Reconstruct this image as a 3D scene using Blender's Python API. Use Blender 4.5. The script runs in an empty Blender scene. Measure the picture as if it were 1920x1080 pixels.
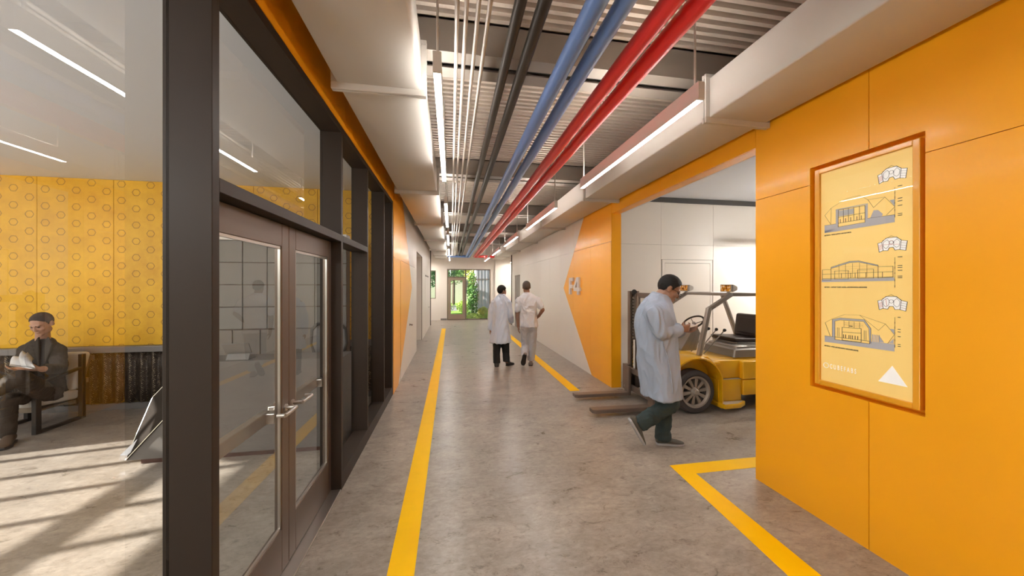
import bpy, bmesh, math, random
from mathutils import Vector, Matrix, Euler, noise
random.seed(7)
PI = math.pi
SC = bpy.context.scene
COL = SC.collection
V = Vector

# ------------------------------------------------------------------ materials
MATS = {}

def mat(name, col, rough=0.5, metal=0.0, spec=0.5, coat=0.0, var=0.06, vscale=6.0, bump=0.0, bscale=60.0, emit=None, estr=0.0, coat_rough=0.1):
    if name in MATS:
        return MATS[name]
    m = bpy.data.materials.new(name)
    m.use_nodes = True
    nt = m.node_tree
    b = nt.nodes['Principled BSDF']
    b.inputs['Roughness'].default_value = rough
    b.inputs['Metallic'].default_value = metal
    b.inputs['Specular IOR Level'].default_value = spec
    b.inputs['Coat Weight'].default_value = coat
    b.inputs['Coat Roughness'].default_value = coat_rough
    tc = nt.nodes.new('ShaderNodeTexCoord')
    nz = nt.nodes.new('ShaderNodeTexNoise')
    nz.inputs['Scale'].default_value = vscale
    nz.inputs['Detail'].default_value = 3
    nt.links.new(tc.outputs['Object'], nz.inputs['Vector'])
    mx = nt.nodes.new('ShaderNodeMix')
    mx.data_type = 'RGBA'
    c = V(col)
    mx.inputs[6].default_value = (*[max(0, x * (1 - var)) for x in c], 1)
    mx.inputs[7].default_value = (*[min(1, x * (1 + var)) for x in c], 1)
    nt.links.new(nz.outputs['Fac'], mx.inputs[0])
    nt.links.new(mx.outputs[2], b.inputs['Base Color'])
    if bump > 0:
        n2 = nt.nodes.new('ShaderNodeTexNoise')
        n2.inputs['Scale'].default_value = bscale
        n2.inputs['Detail'].default_value = 4
        nt.links.new(tc.outputs['Object'], n2.inputs['Vector'])
        bp = nt.nodes.new('ShaderNodeBump')
        bp.inputs['Strength'].default_value = bump
        bp.inputs['Distance'].default_value = 0.01
        nt.links.new(n2.outputs['Fac'], bp.inputs['Height'])
        nt.links.new(bp.outputs['Normal'], b.inputs['Normal'])
    if emit:
        b.inputs['Emission Color'].default_value = (*emit, 1)
        b.inputs['Emission Strength'].default_value = estr
    MATS[name] = m
    return m

def glass_mat(name, ior=1.6, tint=(0.97, 0.98, 0.98), rough=0.0):
    m = bpy.data.materials.new(name)
    m.use_nodes = True
    nt = m.node_tree
    nt.nodes.remove(nt.nodes['Principled BSDF'])
    out = nt.nodes['Material Output']
    tr = nt.nodes.new('ShaderNodeBsdfTransparent')
    tr.inputs[0].default_value = (*tint, 1)
    gl = nt.nodes.new('ShaderNodeBsdfGlossy')
    gl.inputs['Roughness'].default_value = rough
    fr = nt.nodes.new('ShaderNodeFresnel')
    fr.inputs['IOR'].default_value = ior
    # the pane has two faces: use the outside value on both (backfacing would invert the ior)
    geo = nt.nodes.new('ShaderNodeNewGeometry')
    lw = nt.nodes.new('ShaderNodeMix')
    lw.data_type = 'FLOAT'
    lw.inputs[3].default_value = 0.0
    nt.links.new(geo.outputs['Backfacing'], lw.inputs[0])
    nt.links.new(fr.outputs[0], lw.inputs[2])
    mx = nt.nodes.new('ShaderNodeMixShader')
    nt.links.new(lw.outputs[0], mx.inputs[0])
    nt.links.new(tr.outputs[0], mx.inputs[1])
    nt.links.new(gl.outputs[0], mx.inputs[2])
    nt.links.new(mx.outputs[0], out.inputs['Surface'])
    MATS[name] = m
    return m

def nd(nt, typ, **kw):
    n = nt.nodes.new(typ)
    for k, v in kw.items():
        setattr(n, k, v)
    return n

def mth(nt, op, a, b=None, c=None):
    n = nt.nodes.new('ShaderNodeMath')
    n.operation = op
    for i, x in enumerate((a, b, c)):
        if x is None:
            continue
        if isinstance(x, (int, float)):
            n.inputs[i].default_value = x
        else:
            nt.links.new(x, n.inputs[i])
    return n.outputs[0]

def ramp(nt, src, stops, interp='LINEAR'):
    r = nt.nodes.new('ShaderNodeValToRGB')
    r.color_ramp.interpolation = interp
    el = r.color_ramp.elements
    while len(el) < len(stops):
        el.new(0.5)
    for e, (p, c) in zip(el, stops):
        e.position = p
        e.color = (*c, 1) if len(c) == 3 else c
    nt.links.new(src, r.inputs[0])
    return r.outputs[0]

def concrete_mat():
    m = bpy.data.materials.new('polished_concrete')
    m.use_nodes = True
    nt = m.node_tree
    b = nt.nodes['Principled BSDF']
    tc = nd(nt, 'ShaderNodeTexCoord')
    mp = nd(nt, 'ShaderNodeMapping')
    nt.links.new(tc.outputs['Object'], mp.inputs['Vector'])
    mp.inputs['Scale'].default_value = (0.7, 1.25, 1)
    def nz(scale, detail, rough=0.6, dist=0.0):
        n = nd(nt, 'ShaderNodeTexNoise')
        n.inputs['Scale'].default_value = scale
        n.inputs['Detail'].default_value = detail
        n.inputs['Roughness'].default_value = rough
        n.inputs['Distortion'].default_value = dist
        nt.links.new(mp.outputs[0], n.inputs['Vector'])
        return n.outputs['Fac']
    big = nz(0.9, 5, 0.6, 0.6)
    mid = nz(4.0, 9, 0.74, 0.5)
    fine = nz(26, 6, 0.7, 0.4)
    pit = nz(11, 10, 0.82, 1.0)
    c1 = ramp(nt, mid, [(0.28, (0.235, 0.20, 0.166)), (0.5, (0.335, 0.289, 0.244)), (0.72, (0.425, 0.374, 0.322))])
    c2 = ramp(nt, big, [(0.3, (0.80, 0.80, 0.80)), (0.7, (1.02, 1.0, 0.98))])
    mul = nd(nt, 'ShaderNodeMix', data_type='RGBA', blend_type='MULTIPLY')
    mul.inputs[0].default_value = 1.0
    nt.links.new(c1, mul.inputs[6]); nt.links.new(c2, mul.inputs[7])
    c3 = ramp(nt, fine, [(0.3, (0.78, 0.78, 0.78)), (0.7, (1.16, 1.16, 1.16))])
    mu2 = nd(nt, 'ShaderNodeMix', data_type='RGBA', blend_type='MULTIPLY')
    mu2.inputs[0].default_value = 1.0
    nt.links.new(mul.outputs[2], mu2.inputs[6]); nt.links.new(c3, mu2.inputs[7])
    c4 = ramp(nt, pit, [(0.54, (1, 1, 1)), (0.66, (0.42, 0.39, 0.37))])
    mu3 = nd(nt, 'ShaderNodeMix', data_type='RGBA', blend_type='MULTIPLY')
    mu3.inputs[0].default_value = 0.9
    nt.links.new(mu2.outputs[2], mu3.inputs[6]); nt.links.new(c4, mu3.inputs[7])
    vo = nd(nt, 'ShaderNodeTexVoronoi')
    vo.inputs['Scale'].default_value = 16.0
    nt.links.new(mp.outputs[0], vo.inputs['Vector'])
    spk = ramp(nt, vo.outputs['Distance'], [(0.0, (0.45, 0.43, 0.41)), (0.07, (0.6, 0.58, 0.56)), (0.11, (1, 1, 1))])
    msk = ramp(nt, nz(2.3, 4, 0.6), [(0.5, (0, 0, 0)), (0.62, (1, 1, 1))])
    mu4 = nd(nt, 'ShaderNodeMix', data_type='RGBA', blend_type='MULTIPLY')
    nt.links.new(msk, mu4.inputs[0]); nt.links.new(mu3.outputs[2], mu4.inputs[6]); nt.links.new(spk, mu4.inputs[7])
    nt.links.new(mu4.outputs[2], b.inputs['Base Color'])
    rg = nd(nt, 'ShaderNodeMapRange')
    rg.inputs[1].default_value = 0.3; rg.inputs[2].default_value = 0.7
    rg.inputs[3].default_value = 0.26; rg.inputs[4].default_value = 0.34
    nt.links.new(mid, rg.inputs[0])
    nt.links.new(rg.outputs[0], b.inputs['Roughness'])
    b.inputs['Specular IOR Level'].default_value = 0.42
    bp = nd(nt, 'ShaderNodeBump')
    bp.inputs['Strength'].default_value = 0.05
    bp.inputs['Distance'].default_value = 0.002
    nt.links.new(pit, bp.inputs['Height'])
    nt.links.new(bp.outputs['Normal'], b.inputs['Normal'])
    return m

def ring_panel_mat():
    """yellow stained board printed with staggered rings of six dashes"""
    m = bpy.data.materials.new('yellow_board_with_rings')
    m.use_nodes = True
    nt = m.node_tree
    b = nt.nodes['Principled BSDF']
    tc = nd(nt, 'ShaderNodeTexCoord')
    sp = nd(nt, 'ShaderNodeSeparateXYZ')
    nt.links.new(tc.outputs['Object'], sp.inputs[0])
    X, Z = sp.outputs['X'], sp.outputs['Z']
    def lattice(ox, oz):
        px, pz = 0.3369, 0.2195
        u = mth(nt, 'SUBTRACT', mth(nt, 'MULTIPLY', mth(nt, 'FRACT', mth(nt, 'DIVIDE', mth(nt, 'SUBTRACT', X, ox - px / 2 - 40 * px), px)), px), px / 2)
        v = mth(nt, 'SUBTRACT', mth(nt, 'MULTIPLY', mth(nt, 'FRACT', mth(nt, 'DIVIDE', mth(nt, 'SUBTRACT', Z, oz - pz / 2 - 40 * pz), pz)), pz), pz / 2)
        r = mth(nt, 'SQRT', mth(nt, 'ADD', mth(nt, 'MULTIPLY', u, u), mth(nt, 'MULTIPLY', v, v)))
        ring = mth(nt, 'LESS_THAN', mth(nt, 'ABSOLUTE', mth(nt, 'SUBTRACT', r, 0.042)), 0.0042)
        a = mth(nt, 'ARCTAN2', v, u)
        dash = mth(nt, 'GREATER_THAN', mth(nt, 'ABSOLUTE', mth(nt, 'SINE', mth(nt, 'MULTIPLY', a, 3.0))), 0.22)
        inner = mth(nt, 'LESS_THAN', mth(nt, 'ABSOLUTE', mth(nt, 'SUBTRACT', r, 0.0465)), 0.0045)
        knot = mth(nt, 'MULTIPLY', inner, mth(nt, 'LESS_THAN', mth(nt, 'ABSOLUTE', mth(nt, 'SINE', mth(nt, 'MULTIPLY', a, 3.0))), 0.3))
        return mth(nt, 'MAXIMUM', mth(nt, 'MULTIPLY', ring, dash), knot)
    pat = mth(nt, 'MAXIMUM', lattice(-5.542, 2.908), lattice(-5.374, 2.795))
    nz = nd(nt, 'ShaderNodeTexNoise')
    nz.inputs['Scale'].default_value = 5.0
    nz.inputs['Detail'].default_value = 8
    nz.inputs['Roughness'].default_value = 0.65
    nt.links.new(tc.outputs['Object'], nz.inputs['Vector'])
    base = ramp(nt, nz.outputs['Fac'], [(0.3, (0.70, 0.36, 0.012)), (0.7, (0.88, 0.50, 0.022))])
    mx = nd(nt, 'ShaderNodeMix', data_type='RGBA')
    nt.links.new(mth(nt, 'MULTIPLY', pat, 0.65), mx.inputs[0])
    nt.links.new(base, mx.inputs[6])
    mx.inputs[7].default_value = (0.12, 0.05, 0.015, 1)
    nt.links.new(mx.outputs[2], b.inputs['Base Color'])
    b.inputs['Roughness'].default_value = 0.5
    return m

def chain_mat():
    m = bpy.data.materials.new('metal_chain_mesh')
    m.use_nodes = True
    nt = m.node_tree
    b = nt.nodes['Principled BSDF']
    tc = nd(nt, 'ShaderNodeTexCoord')
    vo = nd(nt, 'ShaderNodeTexVoronoi')
    vo.inputs['Scale'].default_value = 62.0
    vo.inputs['Randomness'].default_value = 0.25
    mp = nd(nt, 'ShaderNodeMapping')
    mp.inputs['Scale'].default_value = (1, 0.2, 1)
    mp.inputs['Rotation'].default_value = (0, 0.6, 0)
    nt.links.new(tc.outputs['Object'], mp.inputs[0])
    nt.links.new(mp.outputs[0], vo.inputs['Vector'])
    c = ramp(nt, vo.outputs['Distance'], [(0.0, (0.62, 0.55, 0.42)), (0.3, (0.38, 0.30, 0.2)), (0.45, (0.035, 0.022, 0.014)), (1.0, (0.02, 0.013, 0.009))])
    nt.links.new(c, b.inputs['Base Color'])
    b.inputs['Metallic'].default_value = 0.3
    b.inputs['Roughness'].default_value = 0.4
    bp = nd(nt, 'ShaderNodeBump', invert=True)
    bp.inputs['Strength'].default_value = 0.8
    bp.inputs['Distance'].default_value = 0.006
    nt.links.new(vo.outputs['Distance'], bp.inputs['Height'])
    nt.links.new(bp.outputs['Normal'], b.inputs['Normal'])
    return m

ORANGE = mat('orange_panel_paint', (0.93, 0.405, 0.008), rough=0.36, spec=0.45, coat=0.2, coat_rough=0.14, var=0.02, vscale=1.5)
GROOVE = mat('dark_joint', (0.10, 0.055, 0.015), rough=0.8)
GREYJOINT = mat('grey_joint', (0.26, 0.235, 0.21), rough=0.8)
WHITEPANEL = mat('offwhite_panel', (0.75, 0.70, 0.645), rough=0.4, var=0.02, vscale=1.0)
PLASTER = mat('white_plaster', (0.76, 0.72, 0.67), rough=0.75, var=0.02, bump=0.03)
BRONZE = mat('dark_bronze_frame', (0.036, 0.026, 0.020), rough=0.5, spec=0.2, metal=0.0, var=0.05)
DOORBRONZE = mat('bronze_door_leaf', (0.135, 0.099, 0.077), rough=0.36, metal=0.55, var=0.04)
STEEL = mat('brushed_steel', (0.50, 0.46, 0.42), rough=0.3, metal=0.9, var=0.05)
CHROME = mat('chrome', (0.72, 0.70, 0.68), rough=0.12, metal=1.0, var=0.03)
DUCT = mat('duct_sheet_metal', (0.58, 0.55, 0.515), rough=0.75, metal=0.0, spec=0.2, var=0.03, vscale=2)
DECK = mat('deck_metal', (0.50, 0.43, 0.36), rough=0.5, metal=0.2, var=0.08, vscale=3)
BEAMM = mat('beam_paint', (0.25, 0.215, 0.185), rough=0.45, metal=0.25, var=0.06)
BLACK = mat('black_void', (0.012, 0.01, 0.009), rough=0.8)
GREYPIPE = mat('grey_conduit', (0.50, 0.46, 0.42), rough=0.4, metal=0.2)
DARKPIPE = mat('dark_pipe', (0.034, 0.026, 0.020), rough=0.45, spec=0.25)
BLUEPIPE = mat('blue_pipe', (0.16, 0.27, 0.60), rough=0.36, var=0.04)
REDPIPE = mat('red_pipe', (0.76, 0.035, 0.035), rough=0.34, var=0.04)
LAMPBODY = mat('lamp_housing', (0.62, 0.57, 0.53), rough=0.4, metal=0.2)
LAMPGLOW = mat('lamp_diffuser', (0.9, 0.9, 0.9), rough=0.5, emit=(1.0, 0.972, 0.93), estr=27.0)
LAMPUP = mat('lamp_uplight', (0.9, 0.9, 0.9), rough=0.5, emit=(1.0, 0.94, 0.86), estr=34.0)
YELLOWLINE = mat('yellow_floor_paint', (0.92, 0.52, 0.0), rough=0.5, spec=0.15, var=0.05, vscale=9)
CONCRETE = concrete_mat()
RINGS = ring_panel_mat()
CHAIN = chain_mat()
GLASS = glass_mat('clear_glazing', 1.95)
GLASSDARK = glass_mat('door_glazing', 1.8, (0.93, 0.94, 0.93))
PGLASS = glass_mat('poster_glazing', 1.5, (1, 1, 1))
CEILW = mat('white_ceiling_board', (0.70, 0.735, 0.80), rough=0.8, var=0.01)
GREYTRIM = mat('grey_trim', (0.20, 0.185, 0.175), rough=0.5)

# ------------------------------------------------------------------ mesh helper
class MB:
    def __init__(self):
        self.v = []; self.f = []; self.mi = []
    def add(self, vs, fs, mi=0):
        o = len(self.v)
        self.v += [tuple(p) for p in vs]
        self.f += [tuple(i + o for i in f) for f in fs]
        self.mi += [mi] * len(fs)
        return self
    def box(self, x0, y0, z0, x1, y1, z1, mi=0):
        x0, x1 = min(x0, x1), max(x0, x1); y0, y1 = min(y0, y1), max(y0, y1); z0, z1 = min(z0, z1), max(z0, z1)
        vs = [(x0, y0, z0), (x1, y0, z0), (x1, y1, z0), (x0, y1, z0), (x0, y0, z1), (x1, y0, z1), (x1, y1, z1), (x0, y1, z1)]
        return self.add(vs, [(3, 2, 1, 0), (4, 5, 6, 7), (0, 1, 5, 4), (1, 2, 6, 5), (2, 3, 7, 6), (3, 0, 4, 7)], mi)
    def prism(self, poly, d, mi=0):
        """poly: list of 3D points (planar), extruded by vector d"""
        n = len(poly); d = V(d)
        a = [V(p) for p in poly]
        nrm = V((0, 0, 0))
        for i in range(n):
            p, q = a[i], a[(i + 1) % n]
            nrm += p.cross(q)
        if nrm.dot(d) > 0:
            a.reverse()
        vs = a + [p + d for p in a]
        fs = [tuple(range(n)), tuple(range(2 * n - 1, n - 1, -1))]
        for i in range(n):
            j = (i + 1) % n
            fs.append((i, i + n, j + n, j))
        return self.add(vs, fs, mi)
    def rings(self, rings, cap=True, mi=0, closed=True):
        n = len(rings[0]); vs = [p for r in rings for p in r]; fs = []
        for k in range(len(rings) - 1):
            for i in range(n if closed else n - 1):
                j = (i + 1) % n
                fs.append((k * n + i, k * n + j, (k + 1) * n + j, (k + 1) * n + i))
        if cap:
            fs.append(tuple(reversed(range(n))))
            fs.append(tuple(range((len(rings) - 1) * n, len(rings) * n)))
        return self.add(vs, fs, mi)
    def tube(self, pts, r, n=12, mi=0, cap=True):
        pts = [V(p) for p in pts]
        if not isinstance(r, (list, tuple)):
            r = [r] * len(pts)
        rings = []
        up = None
        for i, p in enumerate(pts):
            if i == 0: t = pts[1] - p
            elif i == len(pts) - 1: t = p - pts[i - 1]
            else: t = (pts[i + 1] - p).normalized() + (p - pts[i - 1]).normalized()
            t.normalize()
            if up is None:
                up = V((0, 0, 1)) if abs(t.z) < 0.9 else V((1, 0, 0))
            s = t.cross(up)
            if s.length < 1e-6:
                s = t.cross(V((0, 1, 0)))
            s.normalize(); u = s.cross(t).normalized(); up = u
            k = 1.0
            if 0 < i < len(pts) - 1:
                d = (pts[i + 1] - p).normalized().dot((p - pts[i - 1]).normalized())
                k = 1.0 / max(0.5, math.sqrt((1 + d) / 2)) if d < 0.999 else 1.0
            rings.append([p + (s * math.cos(2 * PI * a / n) * k + u * math.sin(2 * PI * a / n)) * r[i] for a in range(n)])
        return self.rings(rings, cap, mi)
    def bar(self, p0, p1, w, h, up=(0, 0, 1), mi=0):
        """rectangular bar between two points"""
        p0, p1 = V(p0), V(p1); t = (p1 - p0).normalized(); up = V(up)
        s = t.cross(up).normalized(); u = s.cross(t).normalized()
        R = []
        for p in (p0, p1):
            R.append([p + s * a * w / 2 + u * b * h / 2 for a, b in ((-1, -1), (1, -1), (1, 1), (-1, 1))])
        return self.rings(R, True, mi)
    def lathe(self, prof, c, axis=(0, 0, 1), n=32, mi=0, cap=True):
        """prof: (radius, height) pairs along axis"""
        ax = V(axis).normalized(); c = V(c)
        a = ax.orthogonal().normalized(); b = ax.cross(a)
        R = [[c + ax * h + (a * math.cos(2 * PI * k / n) + b * math.sin(2 * PI * k / n)) * max(r, 1e-5) for k in range(n)] for r, h in prof]
        return self.rings(R, cap, mi)
    def ell(self, c, r, R=None, n=16, m=10, mi=0):
        c = V(c); R = R or Matrix.Identity(3)
        rings = []
        for i in range(1, m):
            th = PI * i / m
            rings.append([c + R @ V((r[0] * math.sin(th) * math.cos(2 * PI * k / n), r[1] * math.sin(th) * math.sin(2 * PI * k / n), -r[2] * math.cos(th))) for k in range(n)])
        o = len(self.v)
        self.rings(rings, False, mi)
        b0 = len(self.v); self.v.append(tuple(c + R @ V((0, 0, -r[2])))); self.v.append(tuple(c + R @ V((0, 0, r[2]))))
        last = o + (m - 2) * n
        for k in range(n):
            j = (k + 1) % n
            self.f.append((o + j, o + k, b0)); self.mi.append(mi)
            self.f.append((last + k, last + j, b0 + 1)); self.mi.append(mi)
        return self
    def cap(self, p0, p1, r0, r1, n=14, mi=0):
        """rounded cone: the limb primitive that is merged into one body surface"""
        p0, p1 = V(p0), V(p1)
        t = p1 - p0; L = t.length
        if L < 1e-6:
            return self.ell(p0, (r0, r0, r0))
        t.normalize(); a = t.orthogonal().normalized(); b = t.cross(a)
        prof = []
        for i in range(0, 5):
            th = PI / 2 * i / 5
            prof.append((max(r0 * math.sin(th), 1e-4), -r0 * math.cos(th)))
        prof.append((r0, 0)); prof.append((r1, L))
        for i in range(1, 6):
            th = PI / 2 * i / 5
            prof.append((max(r1 * math.cos(th), 1e-4), L + r1 * math.sin(th)))
        R = [[p0 + t * h + (a * math.cos(2 * PI * k / n) + b * math.sin(2 * PI * k / n)) * r for k in range(n)] for r, h in prof]
        return self.rings(R, True, mi)
    def xf(self, M):
        self.v = [tuple(M @ V(p)) for p in self.v]
        return self
    def build(self, name, mats, parent=None, smooth=False, bevel=0.0, bseg=2, angle=None, weld=False):
        if not isinstance(mats, (list, tuple)):
            mats = [mats]
        me = bpy.data.meshes.new(name)
        off = V((0, 0, 0))
        wm = None
        if parent is not None:
            wm = world(parent).inverted()
            vs = [wm @ V(p) for p in self.v]
        else:
            vs = self.v
        me.from_pydata([tuple(p) for p in vs], [], self.f)
        for m in mats:
            me.materials.append(m)
        if len(mats) > 1:
            me.polygons.foreach_set('material_index', self.mi)
        if bevel > 0 or weld:
            bm = bmesh.new(); bm.from_mesh(me)
            if weld:
                bmesh.ops.remove_doubles(bm, verts=bm.verts, dist=1e-5)
            if bevel > 0:
                es = [e for e in bm.edges if len(e.link_faces) == 2 and e.calc_face_angle(0) > 0.5]
                bmesh.ops.bevel(bm, geom=es, offset=bevel, segments=bseg, affect='EDGES', profile=0.5, clamp_overlap=True)
            bm.to_mesh(me); bm.free()
        if smooth or angle is not None:
            me.polygons.foreach_set('use_smooth', [True] * len(me.polygons))
            me.set_sharp_from_angle(angle=angle if angle is not None else 0.7)
        me.update()
        o = bpy.data.objects.new(name, me)
        COL.objects.link(o)
        if parent is not None:
            o.parent = parent
        return o

def world(o):
    m = Matrix.LocRotScale(o.location, o.rotation_euler, o.scale)
    return world(o.parent) @ m if o.parent else m

def tag(o, label=None, cat=None, group=None, kind=None):
    if label: o['label'] = label
    if cat: o['category'] = cat
    if group: o['group'] = group
    if kind: o['kind'] = kind
    return o

def thing(name, label, cat, loc=(0, 0, 0), group=None, rot=0.0, kind=None):
    o = bpy.data.objects.new(name, None)
    o.empty_display_size = 0.1
    o.location = loc
    o.rotation_euler = (0, 0, rot)
    COL.objects.link(o)
    return tag(o, label, cat, group, kind)

def struct(o, label=None, cat='structure'):
    return tag(o, label, cat, None, 'structure')

def dup(root, loc, label=None, group=None):
    r = root.copy(); COL.objects.link(r); r.location = loc
    if label: r['label'] = label
    if group: r['group'] = group
    for ch in list(root.children):
        c = ch.copy(); COL.objects.link(c); c.parent = r
        for g in ch.children:
            d = g.copy(); COL.objects.link(d); d.parent = c
    return r

def remesh(mb, name, m, voxel, parent=None, smooth=4, factor=0.5, disp=None):
    """merge overlapping closed pieces into one continuous surface"""
    me = bpy.data.meshes.new(name)
    me.from_pydata(mb.v, [], mb.f)
    o = bpy.data.objects.new(name, me)
    COL.objects.link(o)
    r = o.modifiers.new('r', 'REMESH'); r.mode = 'VOXEL'; r.voxel_size = voxel
    s = o.modifiers.new('s', 'SMOOTH'); s.iterations = smooth; s.factor = factor
    dg = bpy.context.evaluated_depsgraph_get(); dg.update()
    me2 = bpy.data.meshes.new_from_object(o.evaluated_get(dg))
    o.modifiers.clear()
    o.data = me2
    bpy.data.meshes.remove(me)
    me2.name = name
    if disp:
        n_ = len(me2.vertices)
        cs, ns = [0.0] * (3 * n_), [0.0] * (3 * n_)
        me2.vertices.foreach_get('co', cs); me2.vertices.foreach_get('normal', ns)
        out = []
        for i in range(n_):
            out.extend(disp(V(cs[3 * i:3 * i + 3]), V(ns[3 * i:3 * i + 3])))
        me2.vertices.foreach_set('co', out)
    if parent is not None:
        wm = world(parent).inverted()
        me2.transform(wm)
        o.parent = parent
    me2.materials.clear(); me2.materials.append(m)
    me2.polygons.foreach_set('use_smooth', [True] * len(me2.polygons))
    me2.update()
    return o

def bx(name, m, a, b, parent=None, bevel=0.0, **k):
    return MB().box(*a, *b).build(name, m, parent, bevel=bevel, **k)
# ------------------------------------------------------------------ camera and picture settings
cam_d = bpy.data.cameras.new('camera')
cam = bpy.data.objects.new('camera', cam_d)
COL.objects.link(cam)
cam.location = (0, 0, 1.64)
cam.rotation_euler = (PI / 2, 0, -math.atan(114 / 651.0))
cam_d.sensor_width = 36.0
cam_d.lens = 651.0 * 36.0 / 1920.0
cam_d.shift_y = -3.0 / 1920.0
cam_d.clip_start = 0.02
SC.camera = cam
SC.view_settings.view_transform = 'Standard'
SC.view_settings.look = 'None'
SC.view_settings.gamma = 1.0
SC.view_settings.use_curve_mapping = False
SC.view_settings.exposure = 1.35
SC.cycles.use_denoising = True
SC.cycles.max_bounces = 10
SC.cycles.diffuse_bounces = 6
SC.cycles.glossy_bounces = 5
SC.cycles.transparent_max_bounces = 24
SC.cycles.caustics_reflective = False
SC.cycles.caustics_refractive = False
SC.cycles.sample_clamp_indirect = 6.0

w = bpy.data.worlds.new('sky')
SC.world = w
w.use_nodes = True
nt = w.node_tree
sky = nt.nodes.new('ShaderNodeTexSky')
sky.sky_type = 'HOSEK_WILKIE'
sky.sun_direction = (-0.87, -0.18, 0.43)
sky.turbidity = 4.0
nt.links.new(sky.outputs[0], nt.nodes['Background'].inputs[0])
nt.nodes['Background'].inputs[1].default_value = 2.2

sun_d = bpy.data.lights.new('sun', 'SUN')
sun_d.energy = 7.0
sun_d.angle = 0.010
sun_d.color = (1.0, 0.95, 0.87)
sun = bpy.data.objects.new('sun', sun_d)
COL.objects.link(sun)
sdir = V((0.98, 0.19, -0.475)).normalized()
sun.rotation_euler = sdir.to_track_quat('-Z', 'Y').to_euler()

# ------------------------------------------------------------------ shell
LX, RX = -0.87, 2.56          # faces of the two corridor walls
DECKZ = 3.65
EY = 17.15                    # end wall
BACK = -4.2

struct(bx('floor', CONCRETE, (-7.6, BACK, -0.12), (9.6, EY + 0.12, 0.0)), 'mottled polished grey concrete floor running through corridor and rooms', 'floor')

# corrugated deck as the ceiling
mb = MB()
p = 0.08
prof = [(0, 0), (0.036, 0), (0.042, 0.042), (0.074, 0.042), (0.08, 0.0)]
y = BACK
pts = []
while y < EY + 1:
    for a, h in prof[:-1]:
        pts.append((y + a, DECKZ + h))
    y += p
n = len(pts)
vs = [(LX - 0.95, a, h) for a, h in pts] + [(RX + 0.9, a, h) for a, h in pts]
mb.add(vs, [(i, i + 1, i + 1 + n, i + n) for i in range(n - 1)])
mb.box(LX - 0.95, BACK, DECKZ + 0.06, RX + 0.9, EY + 1, DECKZ + 0.12)
struct(mb.build('ceiling', DECK), 'ribbed metal roof deck above the pipes', 'ceiling')

def panels(mb, ys, zs, x, d, gap=0.004):
    for a, b in zip(ys[:-1], ys[1:]):
        for c, e in zip(zs[:-1], zs[1:]):
            mb.box(x, a + gap / 2, c + (gap / 2 if c > 0.01 else 0), x + d, b - gap / 2, e - gap / 2)

# right wall, near orange part with the poster recess
mb = MB()
T = 0.015
def ypoly(pts, x0=RX, d=T, mi=0):
    mb.prism([(x0, a, b) for a, b in pts], (d, 0, 0), mi)
g = 0.002
J, OE, HZ = 1.745, 2.56, 2.372
RY0, RY1, RZ0, RZ1 = 1.484, 2.104, 0.922, 2.494
ypoly([(J + g, 0), (OE, 0), (OE, HZ - g), (RY1, HZ - g), (RY1, RZ0), (J + g, RZ0)])
ypoly([(0.4 + g, 0), (J - g, 0), (J - g, RZ0), (RY0, RZ0), (RY0, HZ - g), (0.4 + g, HZ - g)])
ypoly([(J + g, RZ1), (RY1, RZ1), (RY1, HZ + g), (OE, HZ + g), (OE, 3.64), (J + g, 3.64)])
ypoly([(0.4 + g, HZ + g), (RY0, HZ + g), (RY0, RZ1), (J - g, RZ1), (J - g, 3.64), (0.4 + g, 3.64)])
panels(mb, [BACK, -3.65, -2.3, -0.95, 0.4], [0, HZ, 3.64], RX, T)
# jamb return, recess lining
mb.box(RX + T, OE - 0.012, 0, RX + 0.16, OE, 2.82)
for a, b, c, d in ((RY0 - 0.01, RY0, RZ0, RZ1), (RY1, RY1 + 0.01, RZ0, RZ1), (RY0, RY1, RZ0 - 0.01, RZ0), (RY0, RY1, RZ1, RZ1 + 0.01)):
    mb.box(RX + T, a, c, RX + 0.08, b, d)
# joint backing with the recess opening
mb.box(RX + T, BACK, 0, RX + 0.03, RY0 - 0.01, 3.64, 1)
mb.box(RX + T, RY1 + 0.01, 0, RX + 0.03, OE - 0.012, 3.64, 1)
mb.box(RX + T, RY0 - 0.01, 0, RX + 0.03, RY1 + 0.01, RZ0 - 0.01, 1)
mb.box(RX + T, RY0 - 0.01, RZ1 + 0.01, RX + 0.03, RY1 + 0.01, 3.64, 1)
mb.box(RX + 0.08, RY0 - 0.01, RZ0 - 0.01, RX + 0.09, RY1 + 0.01, RZ1 + 0.01, 0)
mb.box(RX + 0.12, BACK, 0, RX + 0.16, OE - 0.012, 3.64, 2)
# header over the opening
FE = 5.265
panels(mb, [OE, 3.934, FE], [2.82, 3.64], RX, T)
mb.box(RX + T, OE, 2.82, RX + 0.14, FE, 2.832)
mb.box(RX + T, OE, 2.832, RX + 0.03, FE, 3.64, 1)
mb.box(RX + 0.14, OE, 2.82, RX + 0.16, FE, 3.64, 2)
struct(mb.build('wall_right', [ORANGE, GROOVE, PLASTER]), 'glossy orange panelled wall with poster recess and header over the loading bay', 'wall')

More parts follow.
